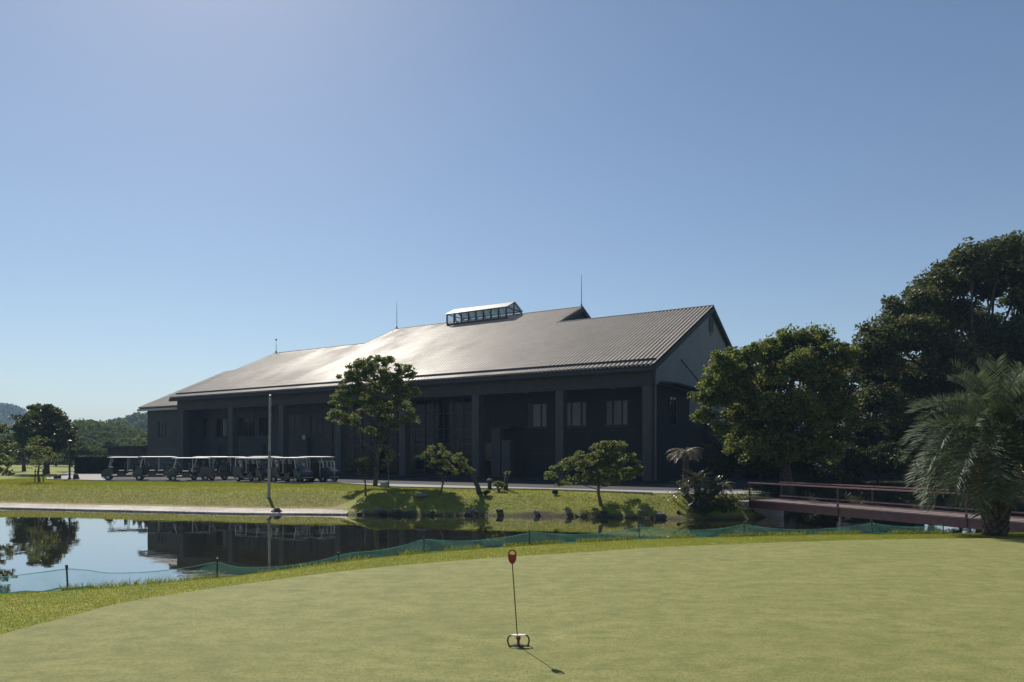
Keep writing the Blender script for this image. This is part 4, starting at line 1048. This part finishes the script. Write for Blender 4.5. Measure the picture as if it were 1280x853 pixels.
# umbrella shaped tree in front of the clubhouse
a = PB([(438, 478, 20, 13), (455, 460, 22, 12), (480, 455, 24, 11), (503, 468, 18, 12), (512, 490, 15, 13), (428, 502, 17, 14), (422, 522, 14, 11), (452, 495, 22, 14), (482, 485, 22, 14), (500, 510, 19, 13), (470, 515, 22, 13), (440, 528, 18, 10), (512, 525, 12, 9), (488, 532, 16, 9), (462, 540, 14, 7), (468, 470, 22, 12), (492, 475, 18, 12), (445, 475, 18, 12), (462, 508, 20, 12), (498, 495, 18, 12)], 44, 1.1, 1.04, 1.1)
tree('garden_tree', 'tallest of the lawn trees, umbrella shaped crown with a bare leaning trunk', 'tree', gpt(469, 44.6), a, 'leaf_small', 2300, .075, .038, .13, top=W(478, 535, 44.6), bark='bark_dark', nsub=24, sub=.34, flat=.55, hollow=.45)
bl = PB([(446, 585, 12, 8), (458, 578, 14, 8), (470, 586, 12, 9), (455, 593, 14, 8)], 38.6, .5)
tree('small_tree', 'slim small dark tree left of the tallest lawn tree base', 'tree', gpt(457, 38.6), bl, 'leaf_dark', 1500, .06, .028, .055, top=W(456, 598, 38.6), nsub=16, sub=.4)
bl = PB([(482, 562, 9, 7), (489, 570, 9, 8), (484, 580, 9, 8)], 42, .4)
tree('sapling', 'thin sapling right beside the trunk of the tallest lawn tree', 'tree', gpt(486, 42), bl, 'leaf_small', 1100, .055, .026, .035, top=W(486, 585, 42), nsub=14, sub=.4)
bl = PB([(530, 570, 12, 7), (545, 564, 14, 8), (562, 574, 15, 9), (548, 582, 14, 8), (575, 583, 13, 8), (585, 590, 8, 6), (560, 590, 12, 7)], 38.3, .6, 1.1, 1.2)
tree('small_tree', 'small tree with crown leaning right between the tallest lawn tree and the clipped bush', 'tree', gpt(550, 38.3), bl, 'leaf_small', 1500, .06, .03, .06, top=W(556, 596, 38.3), nsub=16, sub=.4)
bl = PB([(700, 590, 18, 10), (722, 580, 20, 11), (750, 566, 22, 12), (768, 562, 16, 10), (745, 585, 26, 12), (780, 580, 18, 11), (795, 592, 13, 8), (770, 595, 20, 10), (735, 602, 22, 10), (708, 605, 13, 8), (755, 600, 20, 10), (688, 597, 9, 6)], 36.1, 1.0, 1.1, 1.25)
tree('spreading_tree', 'low wide sunlit tree at the water edge in front of the clubhouse right half', 'tree', gpt(751, 35.9), bl, 'leaf_small', 3600, .06, .03, .09, top=W(748, 605, 35.9), nsub=20, sub=.34)
# leaning old stump trunk and small planting
def stump(px, D, h, lean, r, lab):
    b0 = gpt(px, D); g = MB(); rt = empty('leaning_trunk', b0); tag(rt, lab, 'tree trunk')
    g.tube([(0, 0, -.15), (lean * .3, 0, h * .35), (lean * .8, 0, h * .75), (lean, 0, h)], [r * 1.2, r, r * .85, r * .5], 9); g.build('trunk', M['bark_dark'], rt, True)
    V = crown_leaves([(Vector((lean, 0, h * 1.02)), .22, .2, .14)], 1800, .05, .022, nsub=10); quads_obj('crown', V, M['leaf_small'], rt)
stump(600, 38.2, 1.15, -.42, .13, 'dark leaning trunk on the lawn between two small trees')
stump(632, 39.4, .95, .05, .12, 'upright dark stump behind the small round bush')
b0 = gpt(612, 40.0); g = MB(); g.lathe([(.13, -.1), (.14, .1), (.11, .16), (.11, .42), (.17, .48), (.17, .56), (.03, .66)], 10)
o = g.build('stone_lantern', M['rock_dark']); o.location = b0; tag(o, 'short dark garden lantern beside the small round bush', 'lantern')
def bush(name, lab, px, D, rx, rz, leafm='leaf_small', dens=1500, L=.05):
    b0 = gpt(px, D); rt = empty(name, b0); tag(rt, lab, 'bush')
    bl_ = [(Vector((random.uniform(-.4, .4) * rx, random.uniform(-.3, .3) * rx, rz * random.uniform(.35, .7))), rx * .55, rx * .5, rz * .42) for _ in range(5)]
    quads_obj('foliage', crown_leaves(bl_, dens, L, L * .45, nsub=14, sub=.4), M[leafm], rt)
    g = MB()
    for c, *_ in bl_: g.tube([(0, 0, -.05), c * .5, c], [.03, .02, .01], 5)
    g.build('stem', M['bark_dark'], rt)
bush('round_bush', 'small round green bush on the lawn beside the dark stump', 624, 38.9, .42, .55)
bush('low_bush', 'low dark bush at the foot of the leaning trunk', 607, 37.8, .3, .25, 'leaf_dark')
bush('low_bush', 'tiny dark bush just left of the wide sunlit tree', 694, 37.6, .16, .26, 'leaf_dark')
b0 = gpt(481, 42.9); rt = empty('utility_box', b0); tag(rt, 'small pale grey utility box at the foot of the tallest lawn tree', 'box')
g = MB(); g.box(-.25, .25, -.15, .15, -.05, .30, bev=.02); g.build('cabinet', M['kerb'], rt); g = MB(); g.box(-.28, .28, -.18, .18, .301, .34, bev=.01); g.build('lid', M['grey_metal'], rt)

# fronds (palm and cycads)
def frond_quads(org, dirh, L, elev, droop, nl, ll, lw, vee=.5, twist=0, lift=.0, stiff=False):
    """rachis curve from org; returns (rachis points, leaflet quads)"""
    p = Vector(org); d = Vector((math.cos(dirh) * math.cos(elev), math.sin(dirh) * math.cos(elev), math.sin(elev))); pts_ = [p.copy()]; n_ = 14; dirs = [d.copy()]
    for i in range(n_):
        p = p + d * (L / n_); d = (d + Vector((0, 0, -droop / n_ * (1 + 1.2 * i / n_)))).normalized(); pts_.append(p.copy()); dirs.append(d.copy())
    Q = []
    for i in range(nl):
        f = .22 + .78 * (i + random.random() * .5) / nl; k_ = f * n_; j = min(int(k_), n_ - 1); c = pts_[j].lerp(pts_[j + 1], k_ - j); dd = dirs[j]
        side = dd.cross(Vector((0, 0, 1))); side = side.normalized() if side.length > .05 else Vector((1, 0, 0)); upv = side.cross(dd)
        l_ = ll * (1 - .55 * f ** 2) * random.uniform(.85, 1.15) * min(1, .5 + (f - .2) * 4)
        for sg_ in (-1, 1):
            a = (side * sg_ * .75 + dd * random.uniform(.55, .8) + upv * (vee + random.uniform(-.15, .15))).normalized()
            w = (a.cross(upv)).normalized() * lw
            m_ = c + a * l_ * .55; e = c + a * l_ + Vector((0, 0, -(.06 if stiff else .22) * l_ * random.uniform(.3, 1.6)))
            Q.append([c - w * .5, c + w * .5, m_ + w, m_ - w]); Q.append([m_ - w, m_ + w, e + w * .15, e - w * .15])
    return pts_, Q
def palm():
    D = 15.3; b0 = gpt(1244, D); rt = empty('palm_tree', b0); tag(rt, 'grey-green feather palm with arching drooping leaves at the right edge of the putting green', 'palm tree')
    H = 1.95; g = MB()
    g.tube([(0, 0, -.15), (-.02, 0, .15), (0, 0, .7), (.02, 0, 1.4), (.0, 0, H)], [.25, .22, .20, .20, .16], 14); g.build('trunk', M['bark_dark'], rt, True)
    g = MB()
    for i in range(190):   # old leaf bases wrapping the trunk
        a = i * 2.4; z = .02 + (i / 190) * 1.8; r = .20
        p = Vector((math.cos(a) * r, math.sin(a) * r, z)); o = Vector((math.cos(a), math.sin(a), 0)); l_ = random.uniform(.14, .3) if z > .3 else random.uniform(.06, .14)
        e = p + o * l_ * .42 + Vector((0, 0, l_)); sd_ = Vector((-math.sin(a), math.cos(a), 0)) * .05
        g.hexa([p - sd_ - o * .06, p + sd_ - o * .06, p + sd_ + o * .03, p - sd_ + o * .03, e - sd_ * .45 - o * .01, e + sd_ * .45 - o * .01, e + sd_ * .4 + o * .015, e - sd_ * .4 + o * .015])
    g.build('leaf_base', M['bark'], rt)
    nf_ = 92; allQ = 0
    for i in range(nf_):
        a = i * 2.39996 + random.uniform(-.15, .15); f = i / nf_
        el = R(85 - 84 * f + random.uniform(-8, 8)); L_ = random.uniform(1.65, 2.0) * (1 if f < .8 else .92)
        org = Vector((math.cos(a) * .08, math.sin(a) * .08, H - .35 * f + .05))
        pts_, Q = frond_quads(org, a, L_, el, 1.2 + .75 * f, 38, .52, .012, vee=.5, stiff=True)
        o = quads_obj('leaf', np.array([[tuple(v) for v in q] for q in Q]), M['palm_leaf'], rt)
        g = MB(); g.tube(pts_[::2], [.017 * (1 - .11 * q) for q in range(len(pts_[::2]))], 5); g.build('leaf_stalk', M['palm_leaf'], o)
    # a few dead hanging fronds
    for i in range(7):
        a = i * .9; pts_, Q = frond_quads((math.cos(a) * .15, math.sin(a) * .15, 1.65), a, 1.2, R(-30), 1.6, 26, .3, .009, vee=-.1)
        quads_obj('dead_leaf', np.array([[tuple(v) for v in q] for q in Q]), M['cycad_dry'], rt)
palm()
def cycad(lab, px, D, heads, L, name='cycad', n_=26, matn='cycad', dens=24):
    b0 = gpt(px, D); rt = empty(name, b0); tag(rt, lab, 'cycad')
    for (hx, hy, hz, mm, nn_, LL) in heads:
        g = MB(); r = .13; g.tube([(hx * .3, hy * .3, -.1), (hx * .6, hy * .6, hz * .5), (hx, hy, hz)], [r * 1.3, r * 1.05, r], 10)
        for i in range(int(hz * 40)):
            a = i * 2.4; z = hz * (i / max(1, hz * 40)); c = Vector((hx * (.3 + .7 * z / hz), hy * (.3 + .7 * z / hz), z)) + Vector((math.cos(a), math.sin(a), 0)) * r
            g.tube([c, c + Vector((math.cos(a) * .06, math.sin(a) * .06, .04))], [.03, .012], 4)
        g.build('trunk', M['bark_dark'], rt)
        Qs = []
        for i in range(nn_):
            a = i * 2.39996; f = i / nn_
            pts_, Q = frond_quads((hx, hy, hz), a, LL * random.uniform(.85, 1.1), R(75 - 70 * f) if mm == 'cycad' else R(42 - 45 * f), .95, dens, .17 * LL / .8, .011, vee=.3)
            Qs += Q
        quads_obj('leaf_crown', np.array([[tuple(v) for v in q] for q in Qs]), M[mm], rt)
cycad('tall cycad with a bare trunk and brown spreading fronds right of the clubhouse corner', 857, 36.0, [(0, 0, 2.05, 'cycad_dry', 34, 1.0)], 1)
cycad('large clump of dark cycads spilling over the bank right of the wide sunlit tree', 872, 34.6,
      [(0, 0, .9, 'cycad', 34, 1.05), (-.7, -.2, .5, 'cycad', 28, .9), (.75, -.1, .6, 'cycad', 30, 1.0), (.15, -.5, .3, 'cycad', 26, .85), (1.15, .1, .85, 'cycad_dry', 16, .8)], 1, name='cycad_clump')
bush('bank_shrub', 'low leafy shrub at the left end of the footbridge beside the cycad clump', 905, 34.0, .9, .7, 'leaf_small', 1100)
bush('bank_shrub', 'dark low shrub hanging to the water below the cycad clump', 880, 33.7, 1.1, .55, 'leaf_dark', 1300)
# planting under the large trees just behind the channel: sunlit patch of ground cover
P = np.stack([rng.uniform(10, 34, 30000), rng.uniform(34, 50, 30000)], 1)
dn = pdist(P, pond) * np.where(inside(P, pond), -1, 1); P = P[(dn > .3) & (P[:, 1] < 60) & ~inside(P, lot_poly)]
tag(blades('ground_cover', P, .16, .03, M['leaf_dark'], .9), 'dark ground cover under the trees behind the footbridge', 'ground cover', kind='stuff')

# rocks along the waterline
def rock(px, py_w, sx, sz, m='rock', lab='rough grey stone in the row of shoreline stones below the small trees', grp='stones along the far waterline'):
    D = py_w; x = (px - 640) / F * D; z = max(gz(x, D), WATER - .05)
    r_ = np.random.default_rng(int(px * 7)); import bmesh
    bm = bmesh.new(); bmesh.ops.create_icosphere(bm, subdivisions=3, radius=1)
    ph = r_.uniform(0, 6, 9)
    for v in bm.verts:
        c = v.co; k_ = 1 + .16 * math.sin(c.x * 3 + ph[0]) + .14 * math.sin(c.y * 4 + ph[1]) + .12 * math.sin(c.z * 5 + ph[2]) + .07 * math.sin((c.x + c.y) * 8 + ph[3]) + .05 * math.sin((c.z - c.x) * 11 + ph[4])
        v.co = Vector((c.x * sx * k_, c.y * sx * .8 * k_, c.z * sz * k_))
    me = bpy.data.meshes.new('rock'); bm.to_mesh(me); bm.free(); me.materials.append(M[m])
    o = bpy.data.objects.new('shore_rock', me); col.objects.link(o); o.location = (x, D, z + sz * .25); o.rotation_euler = (0, 0, r_.uniform(0, 6))
    tag(o, lab, 'rock', grp)
for i, px in enumerate((446, 456, 470, 478, 494, 515, 541, 583, 596, 628, 668, 712, 759, 803, 826, 851)):
    D = np.interp(px, [440, 600, 800, 872], [36.2, 35.75, 34.5, 33.6]) + random.uniform(-.05, .35)
    od = ['first', 'second', 'third', 'fourth', 'fifth', 'sixth', 'seventh', 'eighth', 'ninth', 'tenth', 'eleventh', 'twelfth', 'thirteenth', 'fourteenth', 'fifteenth', 'sixteenth'][i]
    sx_ = random.uniform(.08, .24)
    rock(px + random.uniform(-4, 4), D, sx_, random.uniform(.06, .14), 'rock' if i % 3 else 'rock_dark', ('grey' if i % 3 else 'dark') + ' stone on the far waterline, %s from the end of the pale path' % od)
rock(345, 36.9, .28, .17, 'rock_dark', 'dark stone on the pale shore path at the foot of the pole shadow', None)
rock(528, 38.0, .35, .12, 'rock', 'pale flat stone in the grass left of the small leaning-crown tree', None)
rock(71, 57.5, .3, .3, 'rock_dark', 'dark stone on the lawn left of the lamp post', None)
rock(95, 56.6, .3, .28, 'rock_dark', 'dark stone on the lawn right of the lamp post', None)

# ---- left side
bl = PB([(55, 522, 22, 14), (40, 535, 20, 16), (72, 535, 18, 18), (60, 545, 26, 18), (80, 555, 12, 14), (35, 558, 16, 18), (60, 565, 24, 16), (52, 515, 12, 8), (82, 540, 8, 12)], 72, 2, 1.12, 1.25)
tree('round_tree', 'large dark round tree behind the lamp post on the left', 'tree', gpt(58, 73), bl, 'leaf_camphor', 520, .19, .09, .28, top=W(58, 560, 73), bark='bark_dark', nsub=24, sub=.34)
bl = PB([(28, 540, 12, 16), (22, 560, 14, 16), (32, 572, 10, 10)], 84, 1)
tree('round_tree', 'smaller dark tree partly hidden left of the large round tree', 'tree', gpt(30, 84), bl, 'leaf_dark', 260, .19, .09, .2, bark='bark_dark', nsub=20)
bl = PB([(48, 553, 13, 8), (40, 563, 13, 8), (60, 566, 14, 8), (50, 575, 16, 8), (42, 583, 11, 7), (66, 575, 9, 6)], 50.5, .7)
tree('thin_tree', 'slender open small tree on the left lawn before the large round tree', 'tree', gpt(49, 50.5), bl, 'leaf_small', 430, .07, .03, .08, top=W(49, 580, 50.5), nsub=18, sub=.42)
b0 = gpt(49, 50.5); rt = empty('tree_stake', b0 + Vector((.25, -.1, 0))); tag(rt, 'short pair of wooden stakes at the trunk of the slender left tree', 'tree stake')
g = MB(); g.tube([(-.5, 0, -.1), (-.45, 0, .95)], .035, 6); g.tube([(.12, 0, -.1), (.07, 0, .95)], .035, 6); g.build('stake', M['bark'], rt); g = MB(); g.tube([(-.52, -.04, .8), (.15, -.04, .8)], .03, 6); g.build('crossbar', M['bark'], rt)
bl = PB([(0, 540, 14, 12), (-20, 550, 22, 22), (8, 560, 11, 10), (2, 580, 14, 12), (-18, 590, 22, 16), (10, 592, 7, 6), (-30, 520, 20, 16), (-45, 560, 24, 24)], 39.8, .8)
tree('edge_tree', 'leafy tree cut off by the left edge of the photo', 'tree', gpt(-34, 42.0), bl, 'leaf_small', 1300, .085, .04, .12, top=W(-30, 585, 41.5), nsub=20, sub=.34)
lp = gpt(87, 56); rt = empty('lamp_post', lp); tag(rt, 'thin dark lamp post between two stones at the left end of the car park', 'lamp post')
g = MB(); g.tube([(0, 0, -.1), (0, 0, 2.7)], .075, 8); g.lathe([(.13, 0), (.13, .12), (.08, .2)], 10); g.build('post', M['frame_black'], rt)
g = MB(); g.lathe([(.06, 2.7), (.17, 2.75), (.19, 3.05), (.05, 3.12)], 8); g.build('lamp_head', M['frame_black'], rt)
g = MB(); g.tube([(-.02, 0, 2.1), (.35, 0, 2.1)], .025, 5); g.build('arm', M['frame_black'], rt)
# clipped hedge
he = empty('hedge', ((127 - 640) / F * 74, 74, LOT)); tag(he, 'dark clipped box hedge behind the left end of the cart row', 'hedge')
n_ = 52000; HX, HY, HZ_ = 2.1, 1.0, 1.72
f = rng.integers(0, 5, n_); u_ = rng.uniform(-1, 1, n_); v_ = rng.uniform(-1, 1, n_)
P_ = np.zeros((n_, 3))
for k_, (fx) in enumerate(('top', 'f', 'b', 'l', 'r')):
    s = f == k_
    if fx == 'top': P_[s] = np.stack([u_[s] * HX, v_[s] * HY, np.full(s.sum(), HZ_)], 1)
    elif fx in 'fb': P_[s] = np.stack([u_[s] * HX, np.full(s.sum(), -HY if fx == 'f' else HY), (v_[s] + 1) / 2 * HZ_], 1)
    else: P_[s] = np.stack([np.full(s.sum(), -HX if fx == 'l' else HX), v_[s] * HY, (u_[s] + 1) / 2 * HZ_], 1)
P_ += rng.normal(0, .05, P_.shape)
quads_obj('foliage', leaf_quads(P_, .07, .035), M['leaf_dark'], he)
g = MB(); g.box(-HX + .12, HX - .12, -HY + .12, HY - .12, 0, HZ_ - .1); g.build('inner_twigs', M['bark_dark'], he)
# low wall and outbuilding between hedge and clubhouse
ow = empty('outbuilding', ((163 - 640) / F * 84, 84, LOT)); tag(ow, 'long low grey outbuilding behind the carts left of the clubhouse', 'outbuilding')
g = MB(); g.box(-2.7, 4.5, 0, 4, 0, 2.7); g.build('wall', M['wall_grey'], ow)
g = MB(); g.box(-3.0, 4.8, -.5, 4.5, 2.701, 2.95); g.build('roof', M['roof_under'], ow)
for i in range(7):
    g = MB(); g.box(-2.6 + i * 1.0, -2.45 + i * 1.0, -.12, -.001, 0, 2.7); g.build('pilaster', M['wall_grey'], ow)
# outbuilding with pale tiled roof behind the trees on the right
ob = empty('tiled_hut', ((1100 - 640) / F * 57, 57, gz(29, 57)), R(10)); tag(ob, 'low hut with pale tiled roof glimpsed through the trees left of the palm', 'hut')
g = MB(); g.box(-9, 4, 0, 5, 0, 3.6); g.build('wall', M['wall_dark'], ob)
A = ribbed('roof', -4.6, 9.6, -.7, 2.5, lambda s: 3.75 + .5 * (s + .7), ob, m=M['pale_tile'], per=.3)
g = MB(); g.hexa([(-9.6, -.7, 3.5), (4.6, -.7, 3.5), (4.6, 2.5, 5.1), (-9.6, 2.5, 5.1), (-9.6, -.7, 3.7), (4.6, -.7, 3.7), (4.6, 2.5, 5.3), (-9.6, 2.5, 5.3)]); g.hexa([(-9.6, 2.501, 5.1), (4.6, 2.501, 5.1), (4.6, 5.7, 3.5), (-9.6, 5.7, 3.5), (-9.6, 2.501, 5.3), (4.6, 2.501, 5.3), (4.6, 5.7, 3.7), (-9.6, 5.7, 3.7)]); g.build('roof_deck', M['roof_under'], ob)

# ---- far hills with woods
def hill(name, prof, D, depth, seed, base_z=-2):
    "prof: list of (pixel x, pixel y of the crest) ; hill is a ridge of real depth"
    px = np.linspace(prof[0][0], prof[-1][0], 110); py = np.interp(px, [p[0] for p in prof], [p[1] for p in prof])
    X = (px - 640) / F * D; Zc = CAMZ + (HZ - py) / F * D
    V_ = np.linspace(-1, 1, 31); A = np.zeros((len(X), len(V_), 3))
    for j, v in enumerate(V_):
        A[:, j, 0] = X * (1 + v * depth / D * .5); A[:, j, 1] = D + v * depth
        w = math.cos(v * PI / 2) ** 1.3; A[:, j, 2] = base_z + (Zc - base_z) * w * (1 + .06 * fnoise(X, D + v * depth, 9 / depth, seed) * (1 - w))
    m_ = M['hill_soil']; o = grid_obj(name, A, m_); tag(o, kind='structure'); return A
HAZE = .00038
M['hill_soil'] = mat('hill_soil', (.04, .05, .022), .95, noise=(.05, (.06, .07, .03), 5, .3, .7))
def forest(name, A, nt, rmin, rmax, L, lab, seed, lp_=60):
    r_ = np.random.default_rng(seed); a, b_, _ = A.shape; out = []
    for q in range(nt):
        i = r_.integers(0, a - 1); j = r_.integers(1, b_ // 2 + 3); f1, f2 = r_.uniform(0, 1, 2)
        p = A[i, j] * (1 - f1) * (1 - f2) + A[i + 1, j] * f1 * (1 - f2) + A[i, j + 1] * (1 - f1) * f2 + A[i + 1, j + 1] * f1 * f2
        R_ = r_.uniform(rmin, rmax); d = rand_dirs(lp_); d[:, 2] = np.abs(d[:, 2]) * 1.0 - .12
        C = p + d * np.array([R_, R_, R_ * .85]) * rng.uniform(.82, 1.04, (lp_, 1)) + np.array([0, 0, R_ * .15]); out.append(leaf_quads(C, L, L * .6))
    o = quads_obj(name, np.concatenate(out), M['leaf_far']); tag(o, lab, 'woods', kind='stuff')
A = hill('hills', [(-260, 568), (-120, 556), (20, 562), (85, 548), (105, 542), (130, 542), (150, 547), (185, 558), (230, 562), (400, 560), (700, 568)], 190, 60, 1)
forest('woodland', A, 2600, 2.2, 4.2, .55, 'wooded slope of round treetops left behind the clubhouse', 1, 70)
A = hill('hills', [(-300, 555), (0, 560), (120, 556), (145, 543), (165, 533), (187, 528), (230, 522), (300, 535), (500, 555), (800, 566)], 420, 110, 2)
forest('distant_woodland', A, 3000, 4, 7, 1.1, 'hazy wooded hill showing beside the left end of the clubhouse', 2, 45)
A = hill('hills', [(-500, 545), (-200, 512), (-60, 514), (0, 514), (14, 518), (28, 529), (60, 548), (120, 556), (300, 566)], 900, 260, 3)
forest('far_woodland', A, 3600, 8, 14, 2.4, 'bluish far wooded hill at the left edge above the lawn trees', 3, 36)
A = hill('hills', [(760, 568), (900, 545), (1100, 530), (1400, 520), (1900, 540)], 240, 80, 4)
forest('grove_woodland', A, 1600, 3, 6, .9, 'dark wood filling the gaps far behind the right hand trees', 4, 50)
# mid distance bushes at the foot of the slope
P_ = []
for (px, D, r) in ((100, 112, 2.0), (112, 120, 2.4), (90, 118, 1.8), (10, 108, 2.2), (-15, 106, 2.6), (118, 112, 1.8), (70, 122, 2.4), (150, 125, 2.8), (175, 128, 2.6)):
    b0 = gpt(px, D); bl_ = [(b0 + Vector((random.uniform(-r, r), random.uniform(-r, r) * .6, r * random.uniform(.5, 1.4))), r * .6, r * .6, r * .5) for _ in range(6)]
    tree('slope_tree', {100: 'green tree at the wood edge above the clipped hedge', 112: 'bushy tree at the wood edge just right of the lamp post', 90: 'low tree at the wood edge behind the lamp post', 10: 'low tree at the far lawn edge behind the left edge tree', -15: 'tree at the far lawn edge at the very left', 118: 'small tree at the wood edge behind the hedge top', 70: 'tree at the wood edge right behind the large round tree', 150: 'tree rising above the low grey outbuilding, left one', 175: 'tree beside the clubhouse annex above the outbuilding'}[px],
         'tree', b0, bl_, 'leaf_far', 120, .26, .13, .16, bark='bark_dark', group='trees at the foot of the wooded slope', nsub=14, sub=.45)

hz = bpy.data.materials.new('haze'); hz.use_nodes = True; n = hz.node_tree.nodes; n.remove(n['Principled BSDF'])
pv = n.new('ShaderNodeVolumePrincipled'); pv.inputs['Color'].default_value = (.42, .66, 1, 1); pv.inputs['Density'].default_value = HAZE; pv.inputs['Anisotropy'].default_value = .0
hz.node_tree.links.new(pv.outputs[0], n['Material Output'].inputs['Volume'])
g = MB(); g.box(-1650, 1650, -460, 1800, -3.6, 88); tag(g.build('haze', hz), kind='stuff')
print('objects', len(bpy.data.objects))
